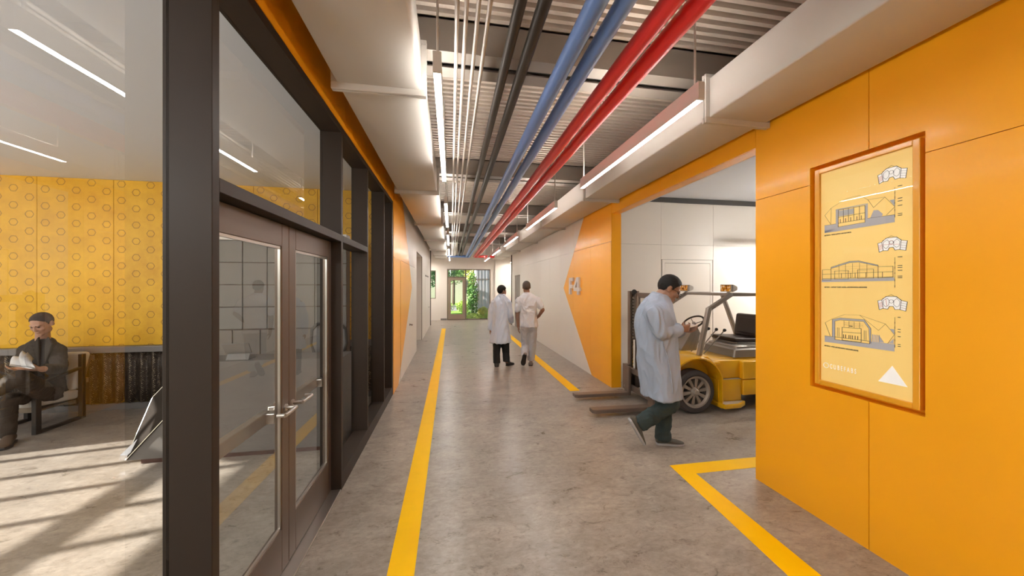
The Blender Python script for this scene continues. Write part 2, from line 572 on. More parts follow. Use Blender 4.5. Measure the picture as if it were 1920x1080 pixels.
# right wall beyond the opening: off-white panels with an orange pointed field
mb = MB()
ys = [FE]
ys += [6.108 + 0.92 * k for k in range(0, 8)]
ys = [a for a in ys if a < 12.6] + [12.86]
panels(mb, ys, [0, HZ, 3.64], RX, T)
panels(mb, [13.95, 14.6], [0, HZ, 3.64], RX, T)
panels(mb, [12.86, 13.95], [2.08, 3.64], RX, T)
mb.box(RX + T, FE + 0.02, 0, RX + 0.03, 12.86, 3.64, 1)
mb.box(RX + T, 12.86, 2.08, RX + 0.03, 13.95, 3.64, 1)
mb.box(RX + T, 13.95, 0, RX + 0.03, 14.6, 3.64, 1)
mb.box(RX + 0.03, FE + 0.02, 0, RX + 0.16, 12.86, 3.64)
mb.box(RX + 0.03, 13.95, 0, RX + 0.16, 14.6, 3.64)
mb.box(RX + 0.03, 12.86, 2.08, RX + 0.16, 13.95, 3.64)
o = struct(mb.build('wall_right_far', [WHITEPANEL, GREYJOINT]), 'off-white panelled corridor wall beyond the loading bay', 'wall')
mb = MB()
def split_field(poly, cuts):
    """cut a (y, z) polygon into strips along y so that the panel joints show"""
    out = []
    for a, b in zip(cuts[:-1], cuts[1:]):
        q = poly
        for lim, sgn in ((a + 0.002, 1), (b - 0.002, -1)):
            r = []
            for i in range(len(q)):
                p, s = q[i], q[(i + 1) % len(q)]
                ip, is_ = sgn * (p[0] - lim) >= 0, sgn * (s[0] - lim) >= 0
                if ip: r.append(p)
                if ip != is_:
                    t = (lim - p[0]) / (s[0] - p[0])
                    r.append((lim, p[1] + t * (s[1] - p[1])))
            q = r
            if len(q) < 3: break
        if len(q) >= 3: out.append(q)
    return out
for lo, hi in ((0, HZ - 0.002), (HZ + 0.002, 3.6)):
    top = [(FE - 0.01, max(lo, 0)), ]
    def edge(z):
        return 6.06 + (7.692 - 6.06) * z / 1.603 if z < 1.603 else 7.692 - (7.692 - 6.506) * (z - 1.603) / (2.924 - 1.603)
    poly = [(FE - 0.01, lo), (edge(lo), lo)]
    if lo < 1.603 < hi: poly.append((7.692, 1.603))
    poly += [(edge(hi), hi), (FE - 0.01, hi)]
    for q in split_field(poly, [FE - 0.02, 6.108, 7.03, 7.95]):
        mb.prism([(RX - 0.004, a, b) for a, b in q], (0.004, 0, 0))
mb.box(RX - 0.004, FE - 0.012, 0, RX + 0.16, FE, 2.82)
struct(mb.build('wall_right_orange_field', ORANGE), 'orange pointed wall field carrying the F4 sign, with orange end jamb', 'wall')

# F4 sign
sgn = thing('wall_sign', 'raised off-white F4 letters on the orange wall field', 'sign', (RX, 6.9, 1.47))
LETTER = mat('letter_white', (0.66, 0.60, 0.56), rough=0.4)
def yz_letter(polys, name):
    m_ = MB()
    for q in polys:
        m_.prism([(RX - 0.045, a, b) for a, b in q], (0.04, 0, 0))
    return m_.build(name, LETTER, sgn)
z0, z1 = 1.47, 1.826
yz_letter([[(7.21, z0), (7.12, z0), (7.12, 1.60), (7.0, 1.60), (7.0, 1.675), (7.12, 1.675), (7.12, 1.75), (6.97, 1.75), (6.97, z1), (7.21, z1)]], 'letter')
yz_letter([[(6.70, z0), (6.62, z0), (6.62, z1), (6.75, z1), (6.925, 1.62), (6.925, 1.55), (6.70, 1.55)][:0] or
           [(6.725, z0), (6.63, z0), (6.63, z1), (6.725, z1)],
           [(6.925, 1.545), (6.7255, 1.545), (6.7255, 1.615), (6.925, 1.615)], [(6.6295, 1.545), (6.575, 1.545), (6.575, 1.615), (6.6295, 1.615)],
           [(6.925, 1.6155), (6.84, 1.6155), (6.7255, 1.745), (6.7255, z1), (6.775, z1)]], 'letter')

# alcove (loading bay) shell
AY = 5.55
mb = MB()
def xz_panels(mb, xs, zs, y, d, gap=0.004, mi=0):
    for a, b in zip(xs[:-1], xs[1:]):
        for c, e in zip(zs[:-1], zs[1:]):
            mb.box(a + gap / 2, y, c + (gap / 2 if c > 0.01 else 0), b - gap / 2, y + d, e - gap / 2, mi)
xz_panels(mb, [RX + 0.16, 3.63, 4.66], [2.372, 3.2], AY, 0.015)
xz_panels(mb, [RX + 0.16, 3.63], [0, 2.372], AY, 0.015)
xz_panels(mb, [3.63, 4.66], [2.115, 2.372], AY, 0.015)
xz_panels(mb, [4.66, 5.55, 6.6, 7.6, 8.6, 9.5], [0, 2.372, 3.2], AY, 0.015)
mb.box(RX + 0.16, AY + 0.015, 0, 9.5, AY + 0.1, 3.3, 1)
struct(mb.build('wall_bay_back', [WHITEPANEL, GREYJOINT]), 'off-white panelled back wall of the loading bay behind the forklift', 'wall')
d2 = struct(thing('door_1', None, 'door', (4.14, AY, 0)), 'flush off-white door in the loading bay wall behind the forklift', 'door')
mb = MB()
mb.box(3.65, AY - 0.004, 0, 3.695, AY + 0.014, 2.11); mb.box(4.595, AY - 0.004, 0, 4.64, AY + 0.014, 2.11); mb.box(3.695, AY - 0.004, 2.055, 4.595, AY + 0.014, 2.11)
mb.build('door_frame', WHITEPANEL, d2)
bx('door_leaf', WHITEPANEL, (3.70, AY - 0.002, 0.01), (4.59, AY + 0.012, 2.048), d2)
struct(bx('ceiling_bay', CEILW, (RX + 0.16, -1.6, 3.2), (9.6, AY + 0.1, 3.3)), 'plain white ceiling of the loading bay', 'ceiling')
struct(bx('trim_1', mat('charcoal_trim', (0.055, 0.05, 0.047), rough=0.6), (RX + 0.165, AY - 0.03, 3.115), (9.5, AY - 0.001, 3.198)), 'charcoal strip under the loading bay ceiling', 'trim')
mb = MB(); mb.box(9.5, -1.6, 0, 9.6, AY + 0.1, 3.3); mb.box(RX + 0.16, -1.7, 0, 9.6, -1.6, 3.3)
struct(mb.build('wall_bay_side', WHITEPANEL), 'off-white side walls of the loading bay', 'wall')

# left corridor wall, beyond the glazing
mb = MB()
GE = 5.5
panels(mb, [GE + 0.02, 6.24, 8.16, 9.13], [0, 2.093, 3.64], LX - T, T)
panels(mb, [9.13, 10.962], [2.54, 3.64], LX - T, T)
panels(mb, [10.962, 12.05, 13.75, 14.95], [0, 2.06, 3.64], LX - T, T)
for a, b, c in ((GE + 0.02, 9.13, 0), (9.13, 10.962, 2.54), (10.962, 14.95, 0)):
    mb.box(LX - 0.03, a, c, LX - T, b, 3.64, 1)
    mb.box(LX - 0.18, a, c, LX - 0.03, b, 3.64)
struct(mb.build('wall_left_far', [WHITEPANEL, GREYJOINT]), 'off-white corridor wall with flush doors beyond the glazed front', 'wall')
mb = MB()
def edgeL(z):
    return 6.02 + (8.04 - 6.02) * z / 1.62 if z < 1.62 else 8.04 - (8.04 - 6.57) * (z - 1.62) / (3.164 - 1.62)
for lo, hi in ((0, 2.091), (2.095, 3.4)):
    poly = [(GE + 0.005, lo), (edgeL(lo), lo)]
    if lo < 1.62 < hi: poly.append((8.04, 1.62))
    poly += [(edgeL(hi), hi), (GE + 0.005, hi)]
    for q in split_field(poly, [GE, 6.24, 8.16]):
        mb.prism([(LX, a, b) for a, b in q], (0.004, 0, 0))
mb.box(LX - 0.15, GE + 0.004, 0, LX + 0.004, GE + 0.02, 3.4)
struct(mb.build('wall_left_orange_field', ORANGE), 'orange pointed wall field beside the glazed front', 'wall')
# door lever in the orange field and the flush door further on
def lever(parent, y, z, x=LX + 0.004, dy=-0.13, name='lever_handle', m=STEEL):
    m_ = MB()
    m_.lathe([(0.024, 0), (0.024, 0.008)], (x, y, z), (1, 0, 0), 16)
    m_.tube([(x, y, z), (x + 0.055, y, z), (x + 0.06, y + dy * 0.1, z), (x + 0.06, y + dy, z)], 0.009, 10)
    return m_.build(name, m, parent, angle=0.6)
d3 = struct(thing('door_2', None, 'door', (LX, 7.2, 0)), 'flush door leaf with dark lever set in the orange wall field', 'door')
lever(d3, 7.62, 0.83, dy=-0.14, m=DOORBRONZE)
mb = MB(); mb.box(LX + 0.0045, 6.26, 0.015, LX + 0.0065, 6.266, 2.08); mb.build('door_joint', GROOVE, d3)
d4 = struct(thing('door_3', None, 'door', (LX, 12.9, 0)), 'flush off-white door with lever near the far end of the corridor', 'door')
bx('door_leaf', WHITEPANEL, (LX, 12.09, 0.01), (LX + 0.004, 13.71, 2.03), d4)
lever(d4, 13.6, 0.85, dy=-0.12)
bx('door_rail', GREYJOINT, (LX + 0.004, 12.09, 1.98), (LX + 0.012, 13.71, 2.03), d4)
# recess behind the open doorway
mb = MB(); mb.box(LX - 1.2, 9.0, 0, LX - 1.1, 11.1, 2.7); mb.box(LX - 1.1, 8.98, 0, LX - 0.18, 9.12, 2.7); mb.box(LX - 1.1, 10.97, 0, LX - 0.18, 11.1, 2.7); mb.box(LX - 1.1, 9.0, 2.55, LX - 0.18, 11.1, 2.7)
struct(mb.build('wall_recess', WHITEPANEL), 'pale walls of the open doorway recess', 'wall')

# end lobby
mb = MB()
W0, W1 = -0.2, 1.92
mb.box(-1.85, EY, 0, -1.165, EY + 0.1, 3.64); mb.box(-0.735, EY, 0, W0, EY + 0.1, 3.64)
mb.box(-1.165, EY, 0, -0.735, EY + 0.1, 1.05); mb.box(-1.165, EY, 2.41, -0.735, EY + 0.1, 3.64)
mb.box(W1, EY, 0, 3.4, EY + 0.1, 3.64)
mb.box(W0, EY, 2.485, W1, EY + 0.1, 3.64)
mb.box(-0.56, EY - 0.02, 0, -0.51, EY, 3.64); mb.box(2.14, EY - 0.12, 0, 3.4, EY, 3.64)
struct(mb.build('wall_end', WHITEPANEL), 'pale end wall around the garden door', 'wall')
mb = MB(); mb.box(-1.85, 14.95, 0, -1.75, EY, 3.64); mb.box(3.3, 14.6, 0, 3.4, EY, 3.64)
mb.box(-1.85, 14.95, 0, LX - 0.18, 15.05, 3.64); mb.box(RX + 0.16, 14.6, 0, 3.4, 14.7, 3.64)
struct(mb.build('wall_lobby', WHITEPANEL), 'pale side walls of the end lobby', 'wall')
mb = MB(); mb.box(LX - 0.18, 14.95, 0, LX + 0.03, 15.0, 3.4)
struct(mb.build('trim_2', BRONZE), 'dark bronze edge strip at the far end of the left wall', 'trim')
mb = MB(); mb.box(RX - 0.03, 14.6, 0, RX + 0.16, 14.65, 3.4)
struct(mb.build('trim_3', BRONZE), 'dark bronze edge strip at the far end of the right wall', 'trim')
struct(bx('baseboard_end', GREYTRIM, (-0.505, EY - 0.02, 0.001), (-0.21, EY - 0.001, 0.09)), 'short dark baseboard beside the garden door', 'baseboard')
# door niche in the right wall
dn = struct(thing('door_4', None, 'door', (RX, 13.4, 0)), 'grey flush door in the off-white wall at the far end', 'door')
bx('door_leaf', mat('grey_door', (0.27, 0.245, 0.225), rough=0.5), (RX + 0.06, 12.865, 0.0), (RX + 0.1, 13.945, 2.075), dn)

# garden door and window
gd = struct(thing('door_5', None, 'door', (0.86, EY, 0)), 'bronze framed glazed garden door with side window', 'door')
mb = MB()
FB = mat('brown_alu', (0.17, 0.125, 0.095), rough=0.4, metal=0.3)
for x0, x1 in ((W0, W0 + 0.05), (W1 - 0.05, W1), (0.67, 0.73)):
    mb.box(x0, EY - 0.02, 0, x1, EY + 0.09, 2.485)
for x0, x1 in ((W0 + 0.05, 0.67), (0.73, W1 - 0.05)):
    mb.box(x0, EY - 0.02, 2.435, x1, EY + 0.09, 2.485); mb.box(x0, EY - 0.02, 0, x1, EY + 0.09, 0.05)
mb.box(W0 + 0.05, EY - 0.02, 2.06, 0.67, EY + 0.09, 2.11)
mb.build('door_frame', FB, gd)
mb = MB(); LF = mat('bronze_leaf', (0.30, 0.225, 0.17), rough=0.4, metal=0.3)
mb.box(-0.145, EY, 0.05, -0.02, EY + 0.05, 2.055); mb.box(0.55, EY, 0.05, 0.665, EY + 0.05, 2.055); mb.box(-0.02, EY, 1.94, 0.55, EY + 0.05, 2.055); mb.box(-0.02, EY, 0.05, 0.55, EY + 0.05, 0.28)
lf = mb.build('door_leaf', LF, gd)
bx('pane', GLASS, (-0.02, EY + 0.02, 0.28), (0.55, EY + 0.03, 1.94), lf)
MB().tube([(0.58, EY, 1.0), (0.58, EY - 0.06, 1.0), (0.47, EY - 0.06, 1.0)], 0.01).build('lever_handle', STEEL, lf)
bx('pane', GLASS, (0.73, EY + 0.03, 0.05), (W1 - 0.05, EY + 0.04, 2.435), gd)
bx('pane', GLASS, (W0 + 0.05, EY + 0.03, 2.11), (0.67, EY + 0.04, 2.435), gd)
w2 = struct(thing('window_1', None, 'window', (-0.95, EY, 1.05)), 'narrow window in the end wall left of the garden door', 'window')
mb = MB()
for a in ((-1.165, 1.05, -1.135, 2.41), (-0.765, 1.05, -0.735, 2.41), (-1.135, 1.05, -0.765, 1.08), (-1.135, 2.38, -0.765, 2.41)):
    mb.box(a[0], EY, a[1], a[2], EY + 0.08, a[3])
mb.build('window_frame', FB, w2)
bx('pane', GLASS, (-1.135, EY + 0.03, 1.08), (-0.765, EY + 0.04, 2.38), w2)

# ------------------------------------------------------------------ glazed front of the lobby room (left)
GX0, GX1 = -1.03, LX
M = {}
struct_frame = struct(thing('window_front_frame', None, 'window frame', (GX1, 2.0, 0)), 'dark bronze mullions and head of the glazed front', 'window frame')
MULL = [(-2.7, -2.655), (-0.65, -0.605), (1.455, 1.497), (2.986, 3.028), (3.87, 3.908), (4.785, 4.822), (5.412, 5.5)]
for a, b in MULL:
    bx('mullion', BRONZE, (GX0, a, 0.0), (GX1, b, 2.88), struct_frame, bevel=0.002, bseg=1)
bx('head', BRONZE, (GX0, BACK, 2.88), (GX1, GE, 2.93), struct_frame, bevel=0.002, bseg=1)
for a, b in ((1.497, 2.986), (3.028, 3.87)):
    bx('transom', BRONZE, (GX0, a, 2.0), (GX1, b, 2.055), struct_frame, bevel=0.002, bseg=1)
for a, b in ((3.028, 3.87), (3.908, 4.785), (4.822, 5.412), (-0.605, 1.455), (-2.655, -0.65)):
    bx('sill', BRONZE, (GX0, a, 0.0), (GX1, b, 0.13), struct_frame)
GPX = -1.018
for i, (a, b, c, d, lab) in enumerate([(-0.605, 1.455, 0.13, 2.88, 'tall glass pane beside the wide bronze mullion, showing the seated man'), (-2.655, -0.65, 0.13, 2.88, 'glass pane behind the camera end of the glazed front'),
        (1.497, 2.986, 2.055, 2.88, 'glass pane above the double door'), (3.028, 3.87, 2.055, 2.88, 'small upper glass pane next to the double door'), (3.028, 3.87, 0.13, 2.0, 'lower glass pane next to the double door'),
        (3.908, 4.785, 0.13, 2.88, 'narrow looking glass pane second past the double door'), (4.822, 5.412, 0.13, 2.88, 'last glass pane before the orange wall field')]):
    struct(bx('window_%d' % (i + 2), GLASS, (GPX, a, c), (GPX + 0.01, b, d)), lab, 'window')
# orange fascia over the glazing
mb = MB()
panels(mb, [BACK, -2.3, -0.95, 0.4, 1.75, 3.1, 4.3, GE], [2.932, 3.64], LX - T, T)
mb.box(LX - 0.16, BACK, 2.93, LX - T, GE, 3.64, 1)
struct(mb.build('wall_left_fascia', [ORANGE, GROOVE]), 'orange panel strip between the glazed front and the duct', 'wall')

# double door
dd = struct(thing('door_6', None, 'door', (-0.95, 2.25, 0)), 'bronze double glass door with long levers in the glazed front', 'door')
def leaf(y0, y1, g0, g1):
    X0, X1 = -0.985, -0.945
    m_ = MB()
    m_.box(X0, y0, 0.012, X1, g0, 1.995); m_.box(X0, g1, 0.012, X1, y1, 1.995)
    m_.box(X0, g0, 1.865, X1, g1, 1.995); m_.box(X0, g0, 0.012, X1, g1, 0.262)
    l = m_.build('door_leaf', DOORBRONZE, dd, bevel=0.003, bseg=1)
    bx('pane', GLASSDARK, (-0.972, g0, 0.262), (-0.962, g1, 1.865), l)
    m_ = MB()
    b = 0.014
    for a in ((g0, 0.262, g0 + b, 1.865), (g1 - b, 0.262, g1, 1.865), (g0, 0.262, g1, 0.262 + b), (g0, 1.865 - b, g1, 1.865)):
        m_.box(-0.962, a[0], a[1], -0.950, a[2], a[3])
    m_.build('glazing_bead', STEEL, l)
    m_ = MB()
    m_.box(-1.075, y0 + 0.03, 0.855, -1.03, y1 - 0.03, 0.925)
    m_.box(-1.04, y0 + 0.02, 0.86, -0.985, y0 + 0.08, 0.92); m_.box(-1.04, y1 - 0.08, 0.86, -0.985, y1 - 0.02, 0.92)
    m_.build('push_bar', STEEL, l, bevel=0.005)
    return l
l1 = leaf(1.500, 2.247, 1.585, 2.165)
l2 = leaf(2.252, 2.984, 2.342, 2.912)
def long_lever(parent, y, z, y2):
    m_ = MB(); x = -0.945
    m_.lathe([(0.02, -0.002), (0.02, 0.008), (0.012, 0.01)], (x, y, z), (1, 0, 0), 18)
    m_.tube([(x, y, z), (x + 0.058, y, z)], 0.011, 12)
    m_.tube([(x + 0.058, y, z), (x + 0.06, (y + y2) / 2, z), (x + 0.058, y2, z)], 0.011, 12)
    m_.tube([(x + 0.058, y2, z), (x + 0.02, y2, z)], 0.011, 12)
    h = m_.build('lever_handle', STEEL, parent, angle=0.6)
long_lever(l1, 2.205, 0.94, 2.065)
long_lever(l2, 2.290, 0.94, 2.43)
bx('threshold', STEEL, (-0.985, 1.497, 0.0), (-0.872, 2.986, 0.011), dd, bevel=0.002, bseg=1)

# ------------------------------------------------------------------ lobby room shell
struct(bx('ceiling_lobby', CEILW, (-7.6, BACK, 3.07), (-1.03, GE + 0.1, 3.17)), 'flat white ceiling of the lobby room', 'ceiling')
mb = MB()
j = -5.295 - 0.842 * 3
xs = [-7.6] + [-5.295 + 0.842 * k for k in range(-2, 6)] + [-1.035]
xz_panels(mb, xs, [0.845, 3.07], GE, 0.015, gap=0.006)
mb.box(-7.6, GE + 0.015, 0, -1.035, GE + 0.1, 3.07, 1)
struct(mb.build('wall_lobby_back', [RINGS, mat('olive_joint', (0.10, 0.08, 0.03), rough=0.8)]), 'yellow panelled lobby wall printed with rows of small rings', 'wall')
struct(bx('trim_4', GREYTRIM, (-7.5, GE - 0.1, 0.765), (-1.1, GE - 0.001, 0.845), bevel=0.008), 'grey rail between the yellow panels and the chain curtain', 'trim')
struct(bx('baseboard_lobby', GREYTRIM, (-7.5, GE - 0.04, 0.001), (-1.1, GE - 0.001, 0.08)), 'low grey baseboard under the chain curtain', 'baseboard')
mb = MB()
n = 520; rows = []
for z in (0.10, 0.3, 0.5, 0.76):
    r = []
    for k in range(n + 1):
        x = -7.45 + 6.3 * k / n
        ph = x / 0.145 * 2 * PI + 0.9 * math.sin(x * 3.1)
        s = math.sin(ph)
        r.append((x, GE - 0.05 + 0.013 * s + 0.006 * math.sin(2 * ph + z), z + (0.012 * s if z < 0.2 else 0)))
    rows.append(r)
mb.rings(rows, False, closed=False)
o = mb.build('chain_curtain', CHAIN, smooth=True)
tag(o, 'pleated brown metal chain curtain hanging below the grey rail of the lobby wall', 'curtain')
sm = o.modifiers.new('thickness', 'SOLIDIFY'); sm.thickness = 0.006
mb = MB(); mb.box(LX - 0.5, BACK - 0.1, 0, RX + 0.16, BACK, 3.7); mb.box(-7.7, BACK - 0.1, 2.95, LX - 0.5, BACK, 3.7)
wr = struct(thing('window_10', None, 'window', (-4.5, BACK, 0)), 'added wide opening at the rear of the lobby for fill daylight', 'window')  # made-up opening, added so sky light reaches the yellow wall
m_ = MB()
for x in (-7.5, -6.0, -4.5, -3.0, -1.42): m_.box(x, BACK - 0.1, 0, x + 0.05, BACK, 2.95)
m_.build('window_frame', BRONZE, wr)
struct(mb.build('wall_rear', PLASTER), 'plain wall closing the corridor and lobby', 'wall')
# window wall of the lobby: slender mullions and one transom, they throw the stripes of shade
mb = MB()
WX = -7.5
mb.box(WX - 0.1, 3.55, 0, WX, GE + 0.1, 3.17); mb.box(WX - 0.1, BACK, 2.98, WX, 3.6, 3.17)
struct(mb.build('wall_lobby_side', PLASTER), 'plain lobby wall beside the big window', 'wall')
wl = struct(thing('window_9', None, 'window', (WX, 0, 0)), 'wide mullioned window of the lobby', 'window')
mb = MB()
y = 3.36
while y > BACK:
    mb.box(WX - 0.08, y - 0.03, 0.05, WX - 0.02, y + 0.03, 2.98); y -= 0.435
mb.box(WX - 0.1, BACK, 2.76, WX - 0.001, 3.55, 2.98); mb.box(WX - 0.09, BACK, 2.36, WX - 0.01, 3.55, 2.47); mb.box(WX - 0.09, BACK, 0, WX - 0.01, 3.55, 0.05)
mb.build('window_frame', BRONZE, wl)
# outer skin so that no daylight leaks over the ceilings
mb = MB()
mb.box(-7.7, BACK - 0.1, 3.17, LX - 0.16, GE + 0.1, 3.3); mb.box(-1.95, GE + 0.1, 3.6, LX - 0.16, EY + 0.1, 3.8)
mb.box(-2.2, GE + 0.1, 0, -2.1, EY + 0.1, 3.8); mb.box(RX + 0.16, -1.7, 3.3, 9.6, AY + 0.1, 3.4); mb.box(RX + 0.16, AY + 0.1, 3.5, 3.5, EY, 3.8)
mb.box(-7.7, BACK - 0.1, 3.76, 9.6, EY + 0.3, 3.86)
struct(mb.build('roof', PLASTER), 'flat roof above the corridor', 'roof')

# ------------------------------------------------------------------ floor lines
def line(name, pts, label):
    m_ = MB()
    for a in pts:
        m_.box(a[0], a[1], 0.0, a[2], a[3], 0.0022)
    return struct(m_.build(name, YELLOWLINE), label, 'floor marking')
line('floor_marking', [(-0.36, BACK + 0.1, -0.207, 13.77)], 'straight yellow floor line along the glazed side of the corridor')
line('floor_marking', [(1.835, 5.2, 1.995, 13.6)], 'yellow floor line along the off-white wall, starting at the fork tips')
mb = MB()
mb.prism([(1.72, -0.5, 0), (1.965, -0.5, 0), (2.065, 1.635, 0), (2.112, 2.718, 0), (8.0, 2.71, 0), (8.0, 2.875, 0), (1.97, 2.881, 0), (1.88, 1.667, 0)], (0, 0, 0.0022))
struct(mb.build('floor_marking', YELLOWLINE), 'angled yellow floor line turning into the loading bay below the poster wall', 'floor marking')
# ------------------------------------------------------------------ roof beams
BEAM_Y = [-2.93, -0.06, 2.81, 5.68, 8.55, 11.42, 14.29]
BLAB = ['roof beam far behind the camera end of the corridor', 'roof beam above the camera end of the corridor',
        'first grey double roof beam with black slot, above the near lamp ends', 'second grey double roof beam along the corridor',
        'third grey double roof beam along the corridor', 'fourth grey double roof beam along the corridor', 'last grey double roof beam before the garden door']
for yb, lab in zip(BEAM_Y, BLAB):
    t = thing('roof_beam', lab, 'beam', (0.85, yb, 3.4), 'double roof beams under the deck')
    x0, x1 = LX - 0.0, RX + 0.0
    for s in (-1, 1):
        m_ = MB()
        a, b = (yb - 0.165, yb - 0.03) if s < 0 else (yb + 0.03, yb + 0.165)
        m_.box(x0, a, 3.40, x1, b, 3.412)
        ye = a if s < 0 else b - 0.012
        m_.box(x0, ye, 3.412, x1, ye + 0.012, DECKZ - 0.002)
        m_.box(x0, a, DECKZ - 0.014, x1, b, DECKZ - 0.002)
        m_.build('beam_channel', BEAMM, t)
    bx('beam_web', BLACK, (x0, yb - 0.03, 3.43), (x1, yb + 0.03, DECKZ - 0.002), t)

# ------------------------------------------------------------------ ducts
FL = [-2.70, -0.13, 2.44, 5.0, 7.58, 10.15, 12.75, 15.3]
def duct(x0, x1, label, over_l, over_r):
    t = thing('air_duct', label, 'duct', ((x0 + x1) / 2, 2.44, 2.97))
    ys = [BACK + 0.05] + FL + [EY - 0.15]
    for a, b in zip(ys[:-1], ys[1:]):
        MB().box(x0, a + 0.004, 2.97, x1, b - 0.004, 3.28).build('duct_section', DUCT, t, bevel=0.012, bseg=3, angle=0.8)
    for f in FL:
        m_ = MB()
        xa, xb = x0 - over_l, x1 + over_r
        for (a, c, b, d) in ((xa, 2.928, xb, 2.972), (xa, 3.278, xb, 3.31), (xa, 2.972, x0 + 0.004, 3.278), (x1 - 0.004, 2.972, xb, 3.278)):
            for dy in (-0.022, 0.003):
                m_.box(a, f + dy, c, b, f + dy + 0.019, d)
        m_.build('duct_flange', DUCT, t, bevel=0.003, bseg=1)
duct(-0.735, -0.2, 'pale rectangular air duct with flanged joints above the glazed front', 0.035, 0.035)
duct(2.0, 2.525, 'pale rectangular air duct with flanged joints along the orange wall', 0.035, 0.03)

# ------------------------------------------------------------------ pipes
def pipe(name, x, r, m, label, group, turn=None, z=3.03, ye=None, rise=None):
    pts = [(x, BACK + 0.02, z)]
    if rise:
        pts += [(x, rise, z), (x, rise + 0.06, z + 0.02), (x, rise + 0.08, z + 0.08), (x, rise + 0.08, DECKZ - 0.003)]
    elif turn is None:
        pts.append((x, EY - 0.01, z))
    else:
        ye = ye or 16.2
        rr = max(0.06, r * 1.6)
        s = 1 if turn > x else -1
        for k in range(6):
            a = PI / 2 * k / 5
            pts.append((x + s * rr * (1 - math.cos(a)), ye - rr + rr * math.sin(a), z))
        pts.append((turn, ye, z))
    o = MB().tube(pts, r, 20).build(name, m, None, angle=0.8)
    return tag(o, label, 'pipe', group)
GX = [0.029, 0.075, 0.134, 0.189]
for x, wd in zip(GX, ('first', 'second', 'third', 'fourth')):
    pipe('conduit', x, 0.0118, GREYPIPE, '%s of the four thin grey conduits, counted from the left lamp row' % wd, 'thin grey conduits', -0.16, ye=15.80 + x * 0.9)
pipe('dark_pipe', 0.334, 0.03, DARKPIPE, 'dark brown pipe next to the thin grey conduits', 'dark pipes', rise=15.75)
pipe('dark_pipe', 0.45, 0.034, DARKPIPE, 'dark brown pipe between the other dark pipe and the blue pipes', 'dark pipes', rise=15.75)
pipe('blue_pipe', 0.70, 0.052, BLUEPIPE, 'blue pipe on the dark pipe side, turning left at its far end', 'blue pipes', -0.16, ye=16.12)
pipe('blue_pipe', 0.836, 0.047, BLUEPIPE, 'blue pipe running beside the red pipes', 'blue pipes', -0.16, ye=16.34)
pipe('red_pipe', 1.056, 0.050, REDPIPE, 'red pipe running beside the blue pipes', 'red pipes', 1.98, ye=16.3)
pipe('red_pipe', 1.197, 0.053, REDPIPE, 'red pipe nearest the right lamp row', 'red pipes', 1.98, ye=16.1)

# ------------------------------------------------------------------ pendant lamps
def lamp(label, group, loc):
    t = thing('pendant_lamp', label, 'lamp', loc, group)
    x, y, z = loc
    bx('housing', LAMPBODY, (x - 0.023, y, z - 0.0045), (x + 0.023, y + 1.99, z + 0.105), t, bevel=0.002, bseg=1)
    bx('diffuser', LAMPGLOW, (x - 0.019, y + 0.02, z - 0.005), (x + 0.019, y + 1.985, z + 0.0), t)
    bx('uplight', LAMPUP, (x - 0.016, y + 0.1, z + 0.1045), (x + 0.016, y + 1.9, z + 0.107), t)
    for yy in (0.06, 1.93):
        MB().tube([(x, y + yy, z + 0.1), (x, y + yy, DECKZ + 0.004)], 0.007, 10).build('hanging_rod', LAMPBODY, t, angle=0.8)
    return t
LY = [1.905 + 3.015 * k for k in range(-2, 5)]
names = ['behind the camera', 'above the camera', 'first, hanging large overhead', 'second', 'third', 'fourth', 'last']
proto = None
for rowx, rn, gl in ((-0.075, 'row beside the left duct', 'linear lamps beside the glazed front'), (1.52, 'row beside the red pipes', 'linear lamps beside the red pipes')):
    for k, (y, nm) in enumerate(zip(LY, names)):
        lab = 'slim white linear pendant lamp, %s in the %s' % (nm, rn)
        if proto is None:
            proto = lamp(lab, gl, (rowx, y, 2.8))
        else:
            dup(proto, (rowx, y, 2.8), lab, gl)

# loading bay lamps (out of the frame, behind the poster wall)
BAYGLOW = mat('bay_lamp_diffuser', (0.9, 0.9, 0.9), rough=0.5, emit=(1.0, 0.93, 0.84), estr=26.0)
def bay_lamp(loc, label):
    t = thing('bay_lamp', label, 'lamp', loc, 'lamps of the loading bay')
    x, y, z = loc
    m_ = MB(); m_.box(x - 0.62, y - 0.17, z + 0.004, x + 0.62, y + 0.17, z + 0.09)
    m_.build('housing', LAMPBODY, t, bevel=0.004, bseg=1)
    bx('diffuser', BAYGLOW, (x - 0.6, y - 0.15, z - 0.004), (x + 0.6, y + 0.15, z + 0.005), t)
    for s in (-0.5, 0.5):
        MB().tube([(x + s, y, z + 0.09), (x + s, y, 3.2)], 0.008, 8).build('hanging_rod', LAMPBODY, t)
bay_lamp((6.1, 4.9, 2.43), 'broad white lamp hung low near the back wall of the loading bay')
ADDFLOOD = mat('added_flood_glass', (0.9, 0.9, 0.9), emit=(1.0, 0.95, 0.88), estr=60.0)
t = thing('added_flood', 'added flood lamp hanging behind the forklift in the loading bay', 'lamp', (6.55, 3.7, 2.45))  # unseen, added to throw the standing man's shadow into the corridor
MB().box(6.50, 3.45, 2.28, 6.6, 3.95, 2.65).build('housing', LAMPBODY, t, bevel=0.01)
bx('added_flood_face', ADDFLOOD, (6.492, 3.49, 2.32), (6.501, 3.91, 2.61), t)
MB().tube([(6.55, 3.7, 2.64), (6.55, 3.7, 3.2)], 0.012, 8).build('hanging_rod', LAMPBODY, t)

